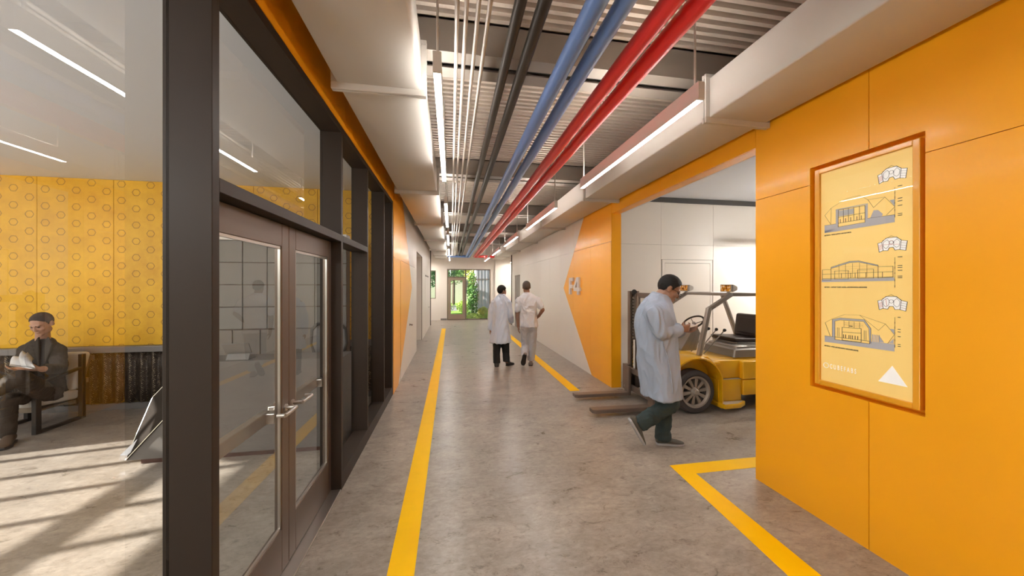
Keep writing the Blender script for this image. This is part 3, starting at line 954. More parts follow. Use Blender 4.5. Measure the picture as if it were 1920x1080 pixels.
# made-up globe lamps outside the frame, added to brighten the lobby and its yellow wall
FILLGLOBE = mat('fill_globe_glass', (0.9, 0.9, 0.9), emit=(1.0, 0.97, 0.94), estr=21.0)
for x, y, lab in ((-4.7, 1.7, 'added white fill globe hanging in the middle of the lobby'), (-4.2, -1.4, 'added white fill globe hanging at the rear of the lobby'), (-6.6, 2.9, 'added white fill globe hanging by the lobby window'), (-2.2, 0.0, 'added white fill globe hanging near the glazed front')):
    t = thing('fill_globe', lab, 'lamp', (x, y, 2.2), 'added fill globes of the lobby')
    MB().ell((x, y, 2.35), (0.19, 0.19, 0.19), None, 28, 18).build('globe', FILLGLOBE, t, smooth=True)
    MB().tube([(x, y, 2.53), (x, y, 3.07)], 0.008, 8).lathe([(0.05, 2.52), (0.03, 2.57)], (x, y, 0), n=16).build('hanging_rod', LAMPBODY, t)
for x, lab in ((-1.36, 'added fill lamp in the end lobby wing left of the garden door'), (2.95, 'added fill lamp in the end lobby wing right of the garden door')):  # lamps added out of sight in both wings to brighten the end wall
    t = thing('end_fill_lamp', lab, 'lamp', (x, 16.0, 2.8), 'added fill lamps of the end lobby')
    bx('housing', LAMPBODY, (x - 0.16, 15.3, 2.804), (x + 0.16, 16.7, 2.9), t)
    bx('diffuser', BAYGLOW, (x - 0.085, 15.32, 2.798), (x + 0.085, 16.68, 2.805), t)
    for yy in (15.5, 16.5): MB().tube([(x, yy, 2.9), (x, yy, DECKZ + 0.06)], 0.007, 8).build('hanging_rod', LAMPBODY, t)

# ------------------------------------------------------------------ poster case in the orange wall
pc = thing('poster_case', 'orange framed glazed poster with building sections, recessed in the orange wall', 'poster', (RX + 0.05, 1.794, 0.92))
FY0, FY1, FZ0, FZ1 = 1.510, 2.078, 0.948, 2.468
mb = MB()
fw = 0.032
PF = mat('orange_frame_paint', (0.80, 0.36, 0.02), rough=0.3, coat=0.3, var=0.02)
for a in ((FY0, FZ0, FY0 + fw, FZ1), (FY1 - fw, FZ0, FY1, FZ1), (FY0 + fw, FZ0, FY1 - fw, FZ0 + fw), (FY0 + fw, FZ1 - fw, FY1 - fw, FZ1)):
    mb.box(RX + 0.006, a[0], a[1], RX + 0.078, a[2], a[3])
mb.build('frame', PF, pc, bevel=0.003, bseg=2)
PAPER = mat('poster_paper', (0.98, 0.72, 0.26), rough=0.5, var=0.02, emit=(1.0, 0.60, 0.15), estr=0.065)  # faint glow put into the paper to lift its brightness
PX = RX + 0.022
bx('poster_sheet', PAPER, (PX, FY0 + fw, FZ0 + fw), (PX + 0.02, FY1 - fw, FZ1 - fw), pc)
bx('glass_pane', PGLASS, (RX + 0.014, FY0 + fw, FZ0 + fw), (RX + 0.019, FY1 - fw, FZ1 - fw), pc)
INK = mat('poster_ink', (0.04, 0.04, 0.045), rough=0.6)
INKT = mat('poster_ink_thin', (0.30, 0.22, 0.10), rough=0.6)
PGREY = mat('poster_grey', (0.44, 0.43, 0.46), rough=0.6, emit=(0.5, 0.5, 0.55), estr=0.05)  # slight glow added to keep pace with the glowing paper
PWHITE = mat('poster_white', (0.90, 0.89, 0.88), rough=0.6, emit=(1, 0.98, 0.95), estr=0.1)  # glow added so the white print stays brighter than the paper
PRED = mat('poster_red', (0.62, 0.10, 0.05), rough=0.6)
def pfill(m_, poly, layer=0, mi=0):
    d = 0.0004 * (layer + 1)
    m_.prism([(PX - d, a, b) for a, b in poly], (d, 0, 0), mi)
def pline(m_, pts, wd=0.0016, layer=3, closed=False, mi=0):
    pts = list(pts)
    if closed: pts.append(pts[0])
    for (a, b), (c, d) in zip(pts[:-1], pts[1:]):
        L = math.hypot(c - a, d - b)
        if L < 1e-5: continue
        nx, ny = -(d - b) / L * wd / 2, (c - a) / L * wd / 2
        ex, ey = (c - a) / L * wd / 2, (d - b) / L * wd / 2
        pfill(m_, [(a + nx - ex, b + ny - ey), (a - nx - ex, b - ny - ey), (c - nx + ex, d - ny + ey), (c + nx + ex, d + ny + ey)], layer, mi)
def ngon(c, r, n=14):
    return [(c[0] + r * math.cos(2 * PI * k / n), c[1] + r * math.sin(2 * PI * k / n)) for k in range(n)]
planL = [(1.713, 1.552), (1.693, 1.558), (1.686, 1.507), (1.706, 1.498)]
planC = [(1.693, 1.558), (1.672, 1.579), (1.622, 1.58), (1.6, 1.558), (1.606, 1.506), (1.629, 1.503), (1.638, 1.522), (1.656, 1.521), (1.664, 1.504), (1.686, 1.506)]
planR = [(1.6, 1.558), (1.573, 1.551), (1.58, 1.497), (1.606, 1.504)]
hexL = [(1.685, 1.555), (1.666, 1.569), (1.656, 1.554), (1.659, 1.53), (1.672, 1.516), (1.685, 1.529)]
hexR = [(1.635, 1.555), (1.62, 1.569), (1.606, 1.552), (1.61, 1.526), (1.622, 1.519), (1.635, 1.531)]
roofl = [(1.691, 1.565), (1.647, 1.591), (1.6, 1.562)]
for dz, style in ((0.769, 0), (0.351, 1), (0.0, 2)):
    sh = lambda q: [(a, b + dz) for a, b in q]
    w_, k_ = MB(), MB()
    for q in (planL, planR): pfill(w_, sh(q), 1)
    # centre body split into convex pieces
    for q in ([planC[0], planC[1], planC[8], planC[9]], [planC[1], planC[2], planC[6], planC[7], planC[8]], [planC[2], planC[3], planC[4], planC[5], planC[6]]):
        pfill(w_, sh(q), 1)
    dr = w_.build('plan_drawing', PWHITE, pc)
    for q in (planL, planC, planR): pline(k_, sh(q), 0.0022, closed=True)
    for q in (hexL, hexR): pline(k_, sh(q), 0.0014, closed=True)
    pline(k_, sh(ngon((1.647, 1.551), 0.0105)), 0.0014, closed=True)
    pline(k_, sh(roofl), 0.0009)
    for t_ in (0.25, 0.5, 0.75):
        pline(k_, sh([(planR[0][0] + 0.006 * t_, 1.558 - 0.054 * t_), (planR[1][0] + 0.007 * t_, 1.551 - 0.054 * t_)]), 0.0011)
    k_.build('plan_lines', INK, dr)
    r_ = MB()
    for t_ in (0.3, 0.45, 0.6, 0.75):
        pline(r_, sh([(1.710 - 0.006 * t_, 1.552 - 0.053 * t_), (1.692 - 0.006 * t_, 1.557 - 0.05 * t_)]), 0.002)
    if style == 1: pline(r_, sh([(1.683, 1.541), (1.61, 1.536)]), 0.0013); pline(r_, sh(ngon((1.647, 1.551), 0.0095)), 0.0012, closed=True)
    if style == 2: pline(r_, sh([(1.673, 1.566), (1.668, 1.52)]), 0.0012)
    r_.build('plan_hatch', PRED, dr)
# section drawings
w_, k_, th = MB(), MB(), MB()
pfill(w_, [(2.022, 2.066), (1.935, 2.066), (1.935, 2.03), (2.022, 2.014)], 1)
pfill(w_, [(1.935, 2.042), (1.78, 2.044), (1.78, 2.017), (1.935, 2.015)], 1); pfill(w_, [(2.022, 2.03), (1.935, 2.03), (1.935, 2.014), (2.022, 2.014)], 1)
pfill(w_, [(1.78, 2.068), (1.631, 2.063), (1.631, 2.02), (1.78, 2.017)], 1)
pfill(w_, [(1.95, 2.162), (1.933, 2.157), (1.933, 2.066), (1.95, 2.065)], 1); pfill(w_, [(1.78, 2.152), (1.766, 2.162), (1.766, 2.068), (1.78, 2.068)], 1)
pfill(w_, [(1.95, 2.164), (1.766, 2.163), (1.766, 2.158), (1.95, 2.158)], 1)
pfill(w_, [(1.931, 2.152), (1.843, 2.148), (1.843, 2.112), (1.931, 2.112)], 1)
pfill(w_, [(1.754, 2.064), (1.735, 2.112), (1.712, 2.109), (1.689, 2.081), (1.692, 2.068)], 1); pfill(w_, [(1.655, 2.155), (1.632, 2.155), (1.632, 2.115)], 1)
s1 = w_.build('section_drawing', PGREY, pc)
pline(k_, [(1.933, 2.157), (1.78, 2.152), (1.78, 2.046), (1.935, 2.042)], 0.002, closed=True)
pline(k_, [(2.022, 2.066), (1.95, 2.066)], 0.0016); pline(k_, [(1.766, 2.068), (1.631, 2.064)], 0.0016); pline(k_, [(1.933, 2.107), (1.78, 2.107)], 0.002); pline(k_, [(1.933, 2.067), (1.78, 2.068)], 0.002)
for y_ in (1.903, 1.873, 1.842, 1.811): pline(k_, [(y_, 2.155), (y_, 2.067)], 0.0016)
for y_ in (1.922, 1.89, 1.86, 1.825, 1.80): pline(k_, [(y_, 2.092), (y_, 2.068)], 0.0022)
k_.build('section_lines', INK, s1)
pline(th, [(2.02, 2.137), (1.979, 2.18), (1.886, 2.222), (1.811, 2.225), (1.765, 2.185), (1.678, 2.18), (1.63, 2.111), (1.67, 2.07)], 0.001)
pline(th, [(2.02, 2.137), (1.981, 2.067), (1.979, 2.18)], 0.001); pline(th, [(1.765, 2.185), (1.735, 2.129), (1.678, 2.18)], 0.001)
th.build('section_outline', INKT, s1)
w_, k_, th = MB(), MB(), MB()
rt = [(1.98, 1.772), (1.866, 1.805), (1.816, 1.805), (1.712, 1.771)]; rb = [(1.98, 1.763), (1.866, 1.796), (1.816, 1.797), (1.712, 1.764)]
for i in range(3): pfill(w_, [rt[i], rt[i + 1], rb[i + 1], rb[i]], 1)
pfill(w_, [(2.042, 1.690), (1.633, 1.693), (1.633, 1.673), (2.042, 1.67)], 1)
s2 = w_.build('section_drawing', PGREY, pc)
for q in ([(2.036, 1.757), (1.98, 1.757), (1.98, 1.683), (2.036, 1.683)], [(1.712, 1.761), (1.639, 1.76), (1.639, 1.695), (1.712, 1.691)], [(1.957, 1.745), (1.874, 1.745), (1.874, 1.687), (1.957, 1.689)], [(1.82, 1.748), (1.735, 1.747), (1.735, 1.691), (1.82, 1.69)]):
    pline(k_, q, 0.0015, closed=True)
pline(k_, [(2.036, 1.725), (1.638, 1.728)], 0.0018); pline(k_, [(2.036, 1.694), (1.638, 1.697)], 0.0018)
for i in range(3): pline(k_, [rt[i], rt[i + 1]], 0.0014); pline(k_, [rb[i], rb[i + 1]], 0.0014)
for y_ in (1.98, 1.712, 1.915, 1.775, 1.86, 1.835, 1.69): pline(k_, [(y_, 1.728), (y_, 1.695)], 0.0016)
pline(k_, [(1.98, 1.77), (1.98, 1.69)], 0.0016); pline(k_, [(1.712, 1.77), (1.712, 1.69)], 0.0016)
k_.build('section_lines', INK, s2)
for z_ in (1.74, 1.755, 1.77): pline(th, [(1.975, z_), (1.716, z_)], 0.0007)
for y_ in (1.93, 1.89, 1.85, 1.81, 1.77): pline(th, [(y_, 1.79), (y_, 1.7)], 0.0007)
th.build('section_outline', INKT, s2)
w_, k_, th = MB(), MB(), MB()
pfill(w_, [(2.021, 1.294), (1.955, 1.292), (1.955, 1.253), (2.021, 1.252)], 1); pfill(w_, [(1.955, 1.277), (1.756, 1.28), (1.756, 1.254), (1.955, 1.253)], 1); pfill(w_, [(1.756, 1.296), (1.632, 1.298), (1.632, 1.255), (1.756, 1.254)], 1)
so = [(1.972, 1.295), (1.972, 1.413), (1.924, 1.428), (1.784, 1.429), (1.749, 1.376), (1.749, 1.283)]; si = [(1.955, 1.296), (1.955, 1.403), (1.924, 1.414), (1.787, 1.417), (1.759, 1.375), (1.756, 1.283)]
for i in range(5): pfill(w_, [so[i], so[i + 1], si[i + 1], si[i]], 1)
for k in range(5): pfill(w_, [(1.743 - 0.0085 * k, 1.297), (1.743 - 0.0085 * k, 1.34), (1.738 - 0.0085 * k, 1.342), (1.738 - 0.0085 * k, 1.297)], 1)
pfill(w_, [(1.708, 1.341), (1.683, 1.3), (1.708, 1.297)], 1); pfill(w_, [(1.655, 1.386), (1.633, 1.386), (1.633, 1.353)], 1); pfill(w_, [(1.636, 1.33), (1.636, 1.3), (1.66, 1.3)], 1)
s3 = w_.build('section_drawing', PGREY, pc)
pline(k_, [(1.955, 1.277), (1.756, 1.28), (1.756, 1.296)], 0.0018); pline(k_, [(2.021, 1.294), (1.955, 1.294), (1.955, 1.277)], 0.0016); pline(k_, so, 0.0014); pline(k_, si, 0.0014)
pline(k_, [(1.911, 1.366), (1.801, 1.370), (1.801, 1.283), (1.911, 1.280)], 0.002, closed=True); pline(k_, [(1.911, 1.335), (1.801, 1.340)], 0.002); pline(k_, [(1.955, 1.295), (1.76, 1.297)], 0.002)
for y_ in (1.903, 1.89, 1.87, 1.86, 1.85, 1.835, 1.82): pline(k_, [(y_, 1.318), (y_, 1.298)], 0.0028)
for y_ in (1.94, 1.93, 1.785, 1.775): pline(k_, [(y_, 1.36), (y_, 1.3)], 0.0011)
pline(k_, [(1.868, 1.379), (1.852, 1.379)], 0.004)
k_.build('section_lines', INK, s3)
pline(th, [(2.018, 1.386), (1.972, 1.417), (1.898, 1.452), (1.81, 1.456), (1.675, 1.413), (1.632, 1.355), (1.664, 1.298)], 0.001); pline(th, [(2.018, 1.386), (1.985, 1.297)], 0.0018)
pline(th, [(1.81, 1.456), (1.71, 1.37), (1.675, 1.413)], 0.0008)
for z_ in (1.382, 1.39, 1.40): pline(th, [(1.90, z_), (1.79, z_)], 0.0009)
for y_ in (1.90, 1.87, 1.84, 1.81): pline(th, [(y_, 1.41), (y_, 1.37)], 0.0009)
th.build('section_outline', INKT, s3)
def ptext(txt, y, z, size, m, name='caption', width=0.1, bold=0.0, x=PX - 0.0016, space=1.0):
    cu = bpy.data.curves.new(name, 'FONT')
    cu.body = txt; cu.size = size; cu.space_character = space; cu.offset = bold
    cu.extrude = 0.0003
    tmp = bpy.data.objects.new('tmp', cu); COL.objects.link(tmp)
    dg = bpy.context.evaluated_depsgraph_get(); dg.update()
    me = bpy.data.meshes.new_from_object(tmp.evaluated_get(dg))
    bpy.data.objects.remove(tmp)
    xs_ = [v.co.x for v in me.vertices]; sx = width / (max(xs_) - min(xs_))
    # text plane: x -> -Y, y -> Z, faces -X
    R = Matrix(((0, 0, -1, 0), (-1, 0, 0, 0), (0, 1, 0, 0), (0, 0, 0, 1)))
    me.transform(world(pc).inverted() @ Matrix.Translation((x, y, z)) @ R @ Matrix.Diagonal((sx, 1, 1, 1)))
    me.materials.clear(); me.materials.append(m)
    o = bpy.data.objects.new(name, me); COL.objects.link(o); o.parent = pc
    return o
ptext('SECTION D - WORK SUPPORT AND ELECTRICAL', 2.022, 1.992, 0.0105, INK, width=0.166, bold=0.0003)
ptext('SECTION 1 - SUPPORT "CLEEK", MODEL, AND MECHANICAL MEZZANINE', 2.022, 1.631, 0.0105, INK, width=0.253, bold=0.0003)
ptext('SECTION D - WORK AND MECHANICAL MEZZANINE (ABOVE)', 2.022, 1.222, 0.0105, INK, width=0.205, bold=0.0003)
for base, offs in ((2.226, (0, -0.072, -0.088, -0.114, -0.162, -0.172)), (1.811, (0, -0.051, -0.062, -0.079, -0.113, -0.122)), (1.457, (0, -0.07, -0.085, -0.113, -0.159, -0.17))):
    k_ = MB()
    y_ = 1.63
    pline(k_, [(y_, base), (y_, base - 0.172)], 0.0006)
    for dz, ln in ((-0.028, 0.008), (-0.055, 0.012), (-0.09, 0.006), (-0.13, 0.01), (-0.165, 0.012)):
        pline(k_, [(y_, base + dz), (y_, base + dz - ln)], 0.002)
    for dz in offs:
        pfill(k_, [(1.618, base + dz + 0.002), (1.614, base + dz + 0.004), (1.614, base + dz)], 3)
        pline(k_, [(1.612, base + dz + 0.002), (1.598 if base > 1.5 else 1.606, base + dz + 0.002)], 0.0036)
    k_.build('level_marks', INK, pc)
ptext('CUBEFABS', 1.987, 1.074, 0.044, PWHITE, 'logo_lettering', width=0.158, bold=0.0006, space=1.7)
# wide spacing of the logotype
lo = MB()
for k in range(6):
    a0, a1 = PI / 6 + k * PI / 3 + 0.16, PI / 6 + (k + 1) * PI / 3 - 0.16
    c = (2.012, 1.089); r = 0.017
    p0 = (c[0] + r * math.cos(a0), c[1] + r * math.sin(a0)); p1 = (c[0] + r * math.cos(a1), c[1] + r * math.sin(a1))
    pline(lo, [p0, p1], 0.0032)
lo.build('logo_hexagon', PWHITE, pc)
tr_ = MB(); pfill(tr_, [(1.642, 1.168), (1.572, 1.061), (1.711, 1.059)], 3)
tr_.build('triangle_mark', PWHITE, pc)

# ------------------------------------------------------------------ lobby furniture
TILE = mat('grey_acoustic_tile', (0.21, 0.2, 0.185), rough=0.9, bump=0.08, bscale=120)
DTILE = mat('dark_lower_panel', (0.20, 0.175, 0.15), rough=0.8)
BROWN = mat('brown_board', (0.09, 0.055, 0.032), rough=0.5)
mb = MB()
PX0, PX1 = -3.02, -1.275
PY = 4.60
xe = [-2.421 + 0.262 * k for k in range(-3, 5)]
xe = [PX0] + [a for a in xe if PX0 + 0.05 < a < PX1 - 0.05] + [PX1]
ze = [1.135, 1.397, 1.659, 1.921, 2.183]
for a, b in zip(xe[:-1], xe[1:]):
    for c, d in zip(ze[:-1], ze[1:]):
        mb.box(a + 0.006, PY - 0.025, c + 0.006, b - 0.006, PY, d - 0.006)
xl = [PX0, -2.8, -2.53, -2.235, -1.94, -1.65, -1.4, PX1]
for a, b in zip(xl[:-1], xl[1:]):
    mb.box(a + 0.006, PY - 0.02, 0.0, b - 0.006, PY, 1.123, 1)
mb.box(PX0, PY, 0, PX1, PY + 0.13, 2.183, 2)
mb.box(PX0, PY - 0.03, 2.186, PX1, PY + 0.135, 2.28, 3)
struct(mb.build('wall_partition', [TILE, DTILE, BROWN, PLASTER]), 'grey tiled partition standing behind the reception desk', 'partition')

desk = thing('reception_desk', 'angular grey metal reception desk with a raked dark end, seen through the glazing', 'desk', (-2.0, 4.1, 0))
DESKM = mat('desk_grey_metal', (0.15, 0.135, 0.122), rough=0.55, metal=0.1, coat=0.0, var=0.04)
DESKD = mat('desk_end_metal', (0.028, 0.022, 0.018), rough=0.8, spec=0.05, metal=0.0, var=0.04)
Yf, Yb = 3.73, 4.08
F0, F1 = V((-2.915, Yf, 0.05)), V((-2.17, Yf, 0.925)); R0, R1 = V((-1.08, Yf, 0.05)), V((-1.08, Yf, 0.925))
B0, B1 = V((-2.955, Yb, 0.52)), V((-2.60, Yb, 0.925)); BR0, BR1 = V((-1.08, Yb, 0.05)), V((-1.08, Yb, 0.925)); B00 = V((-2.62, Yb, 0.05))
mb = MB()
mb.add([F0, F1, R1, R0, B0, B1, BR1, BR0, B00], [(0, 3, 2, 1), (1, 2, 6, 5), (3, 7, 6, 2), (7, 8, 4, 5, 6), (0, 8, 7, 3)])
mb.build('desk_body', DESKM, desk)
mb = MB()
nrm = (F1 - F0).cross(B0 - F0).normalized()
if nrm.x > 0: nrm = -nrm
e = 0.012
mb.prism([F0 - nrm * 0.012, F1 - nrm * 0.012, B1 - nrm * 0.012, B0 - nrm * 0.012], nrm * (e + 0.012))
mb.build('end_panel', DESKD, desk)
mb = MB()
mb.tube([F0 + nrm * e, B0 + nrm * e, B1 + nrm * e], 0.004, 8); mb.tube([F0 + nrm * e, F1 + nrm * e], 0.004, 8)
mb.build('edge_strip', CHROME, desk)
mb = MB()
lipd = V((-0.045, 0.0, -0.02))
mb.prism([F0 + V((0, 0, 0.0)), B00.lerp(F0, 0.75) + V((0, 0, 0.12)), B00.lerp(F0, 0.75) + V((0, 0, 0.155)), F0 + V((0, 0, 0.045))], (-0.05, -0.01, 0.01))
mb.build('end_lip', CHROME, desk)
mb = MB()
def onend(a, b):
    return F0 + (F1 - F0) * a + (B0 - F0) * b * (1 - a) + (B1 - F1) * b * a + nrm * (e + 0.001)
for k in range(3):
    a = 0.40 + 0.07 * k
    mb.bar(onend(a, 0.4), onend(a + 0.1, 0.66), 0.02, 0.004, up=nrm)
mb.build('end_slot', BLACK, desk)
bx('plinth', mat('plinth_red_brown', (0.085, 0.03, 0.018), rough=0.5), (-2.83, Yf + 0.03, 0.0), (-1.1, Yb - 0.03, 0.05), desk)
tab = thing('tablet', 'small grey tablet on a folding stand at the front edge of the reception desk', 'tablet', (-2.02, 3.82, 0.925))
TB = mat('tablet_grey', (0.17, 0.16, 0.15), rough=0.4, metal=0.4)
mb = MB(); mb.prism([(-2.16, 3.80, 0.985), (-1.93, 3.80, 0.985), (-1.94, 3.765, 1.085), (-2.18, 3.765, 1.085)], (0, 0.012, 0.003)); mb.build('screen', TB, tab, bevel=0.003, bseg=1)
mb = MB(); mb.prism([(-2.14, 3.80, 0.985), (-1.945, 3.80, 0.985), (-1.945, 3.77, 0.928), (-2.14, 3.77, 0.928)], (0, 0.01, 0)); mb.box(-2.14, 3.77, 0.9255, -1.945, 3.9, 0.931); mb.build('stand', TB, tab)

# task chair behind the desk
tc = thing('task_chair', 'grey mesh task chair behind the reception desk', 'chair', (-1.45, 4.33, 0), None, 0)
CF = mat('chair_frame_black', (0.035, 0.032, 0.03), rough=0.4)
MESHG = mat('chair_mesh_grey', (0.24, 0.235, 0.23), rough=0.8)
cx, cy = -1.45, 4.33
mb = MB(); mb.tube([(cx - 0.15, cy + 0.17, 0.78), (cx - 0.2, cy + 0.18, 0.95), (cx - 0.19, cy + 0.17, 1.12), (cx - 0.13, cy + 0.17, 1.19), (cx + 0.13, cy + 0.17, 1.19), (cx + 0.19, cy + 0.17, 1.12), (cx + 0.2, cy + 0.18, 0.95), (cx + 0.15, cy + 0.17, 0.78), (cx - 0.15, cy + 0.17, 0.78)], 0.018, 10, cap=False)
mb.build('back_frame', CF, tc, angle=0.9)
mb = MB(); R_ = []
for z in (0.80, 0.95, 1.08, 1.175):
    hw = 0.19 if z < 1.1 else 0.14
    R_.append([(cx - hw + 2 * hw * i / 8, cy + 0.17 + 0.02 * math.sin(PI * i / 8), z) for i in range(9)])
mb.rings(R_, False, closed=False); b_ = mb.build('backrest', MESHG, tc, smooth=True); b_.modifiers.new('t', 'SOLIDIFY').thickness = 0.008
bx('seat', MESHG, (cx - 0.24, cy - 0.22, 0.44), (cx + 0.24, cy + 0.2, 0.51), tc, bevel=0.02)
for s in (-1, 1):
    MB().tube([(cx + s * 0.26, cy - 0.05, 0.47), (cx + s * 0.29, cy - 0.03, 0.58), (cx + s * 0.29, cy, 0.76)], 0.016, 8).box(cx + s * 0.29 - 0.04, cy - 0.1, 0.76, cx + s * 0.29 + 0.04, cy + 0.14, 0.79).build('armrest', CF, tc)
MB().lathe([(0.03, 0.08), (0.03, 0.3), (0.02, 0.3), (0.02, 0.44)], (cx, cy, 0)).build('gas_column', CF, tc)
mb = MB()
for k in range(5):
    a = 2 * PI * k / 5
    mb.bar((cx, cy, 0.1), (cx + 0.22 * math.cos(a), cy + 0.16 * math.sin(a), 0.075), 0.03, 0.025)
    mb.ell((cx + 0.22 * math.cos(a), cy + 0.16 * math.sin(a), 0.0325), (0.03, 0.03, 0.0325))
mb.build('wheel_base', CF, tc)

# lounge armchair
WOOD = mat('dark_stained_wood', (0.026, 0.019, 0.014), rough=0.45, vscale=20, var=0.2)
CUSH = mat('offwhite_cushion', (0.62, 0.585, 0.53), rough=0.85, bump=0.05)
BRL = mat('tan_seat_rail', (0.20, 0.15, 0.10), rough=0.5)
ac = thing('lounge_armchair', 'lounge armchair with dark loop frame and off-white cushions, under the seated man', 'armchair', (-4.78, 4.9, 0))
for x in (-4.53, -5.08):
    mb = MB(); h = 0.034
    y0, y1 = 4.675, 5.21
    mb.box(x - 0.022, y0, 0, x + 0.022, y0 + 0.055, 0.525); mb.box(x - 0.022, y1 - 0.05, 0, x + 0.022, y1, 0.80)
    mb.box(x - 0.022, y0 + 0.055, 0, x + 0.022, y1 - 0.05, 0.035)
    mb.prism([(x - 0.022, y0, 0.525), (x - 0.022, y1, 0.625), (x - 0.022, y1, 0.655), (x - 0.022, y0, 0.557)], (0.044, 0, 0))
    mb.build('side_frame', WOOD, ac, bevel=0.003, bseg=1)
mb = MB(); mb.box(-5.055, 4.70, 0.245, -4.555, 4.735, 0.30); mb.box(-5.055, 5.1, 0.20, -4.555, 5.14, 0.25); mb.box(-5.055, 4.72, 0.235, -4.555, 5.12, 0.25)
mb.build('seat_rail', BRL, ac)
mb = MB(); mb.prism([(-5.05, 4.69, 0.29), (-5.05, 5.19, 0.245), (-5.05, 5.21, 0.355), (-5.05, 4.68, 0.44)], (0.49, 0, 0))
o = mb.build('seat_cushion', CUSH, ac, bevel=0.035, bseg=4, angle=0.9)
mb = MB(); mb.prism([(-5.05, 5.12, 0.36), (-5.05, 5.22, 0.36), (-5.05, 5.35, 0.80), (-5.05, 5.24, 0.82)], (0.49, 0, 0))
o = mb.build('back_cushion', CUSH, ac, bevel=0.04, bseg=4, angle=0.9)
mb = MB()
for x in (-5.0, -4.6):
    mb.bar((x, 5.235, 0.3), (x, 5.355, 0.76), 0.03, 0.02, up=(1, 0, 0))
mb.bar((-5.05, 5.365, 0.72), (-4.56, 5.365, 0.72), 0.02, 0.06); mb.bar((-5.05, 5.285, 0.45), (-4.56, 5.285, 0.45), 0.03, 0.06)
mb.build('back_frame', BRL, ac)

# ------------------------------------------------------------------ garden
GRASS = mat('lawn_green', (0.26, 0.44, 0.06), rough=0.9, var=0.35, vscale=8)
PAVE = mat('pale_paving', (0.46, 0.44, 0.43), rough=0.8)
struct(bx('lawn_ground', GRASS, (-26, EY + 0.12, -0.25), (26, 44, -0.1)), 'green lawn outside the garden door', 'lawn')
struct(bx('path_garden', PAVE, (-26, 19.6, -0.1), (26, 21.4, -0.085)), 'pale garden path crossing behind the low greenery', 'path')
struct(bx('road', mat('road_grey', (0.30, 0.29, 0.29), rough=0.8), (-26, 25.0, -0.1), (26, 32, -0.08)), 'pale grey road beyond the shrubs', 'road')
LEAF = [mat('leaf_bright', (0.42, 0.58, 0.09), rough=0.6, var=0.3, vscale=5), mat('leaf_mid', (0.15, 0.32, 0.075), rough=0.6, var=0.4, vscale=5), mat('leaf_dark', (0.07, 0.17, 0.065), rough=0.6, var=0.4, vscale=5), mat('leaf_yellow', (0.58, 0.60, 0.16), rough=0.6, var=0.3, vscale=5)]
BARK = mat('bark', (0.10, 0.07, 0.05), rough=0.9)
def leaves(c, r, n, m, parent, name='foliage', size=0.07):
    m_ = MB(); c = V(c)
    for _ in range(n):
        d = V((random.gauss(0, 1), random.gauss(0, 1), random.gauss(0, 1))).normalized() * (random.random() ** 0.45)
        p = c + V((d.x * r[0], d.y * r[1], d.z * r[2]))
        a = V((random.gauss(0, 1), random.gauss(0, 1), random.gauss(0, 1))).normalized(); b = a.orthogonal().normalized()
        s = size * random.uniform(0.6, 1.4)
        m_.add([p - a * s, p + b * s * 0.5, p + a * s, p - b * s * 0.5], [(0, 1, 2, 3)])
    return m_.build(name, m, parent)
def tree(x, y, h, r, m, label, n=1300, tr=0.1):
    t = thing('tree', label, 'tree', (x, y, -0.1), 'garden trees')
    MB().tube([(x, y, -0.12), (x + 0.05, y, h * 0.4), (x - 0.04, y + 0.05, h * 0.8)], [tr, tr * 0.8, tr * 0.4], 8).build('trunk', BARK, t)
    leaves((x, y, h * 0.68), (r, r, h * 0.36), n, m, t, size=0.12)
tree(-0.9, 24.0, 4.6, 1.3, LEAF[2], 'dark green tree seen through the glazed leaf of the garden door', 1800)
tree(2.1, 27.5, 5.0, 1.3, LEAF[3], 'yellow green tree with a slim trunk right of the ivy column', 1500, 0.12)
tree(0.2, 33.5, 5.5, 2.0, LEAF[1], 'mid green tree beyond the road, left one', 1500, 0.15)
tree(4.8, 34.0, 5.5, 2.2, LEAF[1], 'mid green tree beyond the road, middle one', 1500, 0.15)
tree(-4.0, 30.0, 5.5, 2.4, LEAF[2], 'dark green tree outside the narrow end window', 1800, 0.15)
tree(-3.2, 20.5, 3.6, 1.1, LEAF[2], 'dark green shrubby tree close to the narrow end window', 1800, 0.06)
iv = thing('ivy_column', 'tall green climbing plant standing beside the garden door', 'plant', (1.15, 18.9, -0.1))
leaves((1.15, 18.9, 1.1), (0.32, 0.3, 1.35), 1500, LEAF[1], iv, size=0.06)
MB().tube([(1.15, 18.9, -0.12), (1.17, 18.9, 2.2)], 0.04, 8).build('stem', BARK, iv)
for i, (x, y, rx, rz, m, lab) in enumerate([(-0.6, 22.2, 0.8, 0.42, LEAF[0], 'bright green low hedge shrub behind the garden path, left end'), (0.8, 22.8, 0.5, 0.4, LEAF[0], 'bright green low hedge shrub behind the garden path, middle'), (1.75, 19.2, 0.3, 0.3, LEAF[3], 'yellow green low shrub in front of the grey shed'),
        (1.15, 18.0, 0.45, 0.16, LEAF[0], 'bright green ground plant just outside the side window'), (2.05, 18.0, 0.32, 0.2, LEAF[0], 'bright green ground plant by the right edge of the side window')]):
    s = thing('shrub', lab, 'shrub', (x, y, -0.1), 'low garden shrubs')
    leaves((x, y, rz - 0.08), (rx, 0.5, rz), 900, m, s, size=0.06)
bd = thing('shed_building', 'grey building with vertical metal siding right outside the garden window', 'building', (3.4, 21.0, -0.1))
mb = MB(); SID = mat('grey_siding', (0.55, 0.55, 0.60), rough=0.5, metal=0.2)
y0 = 21.6
mb.box(1.53, y0, -0.1, 7.0, 24.0, 3.6)
x = 1.53
while x < 6.9:
    mb.box(x, y0 - 0.04, -0.1, x + 0.10, y0, 3.6); x += 0.2
mb.build('siding', SID, bd)
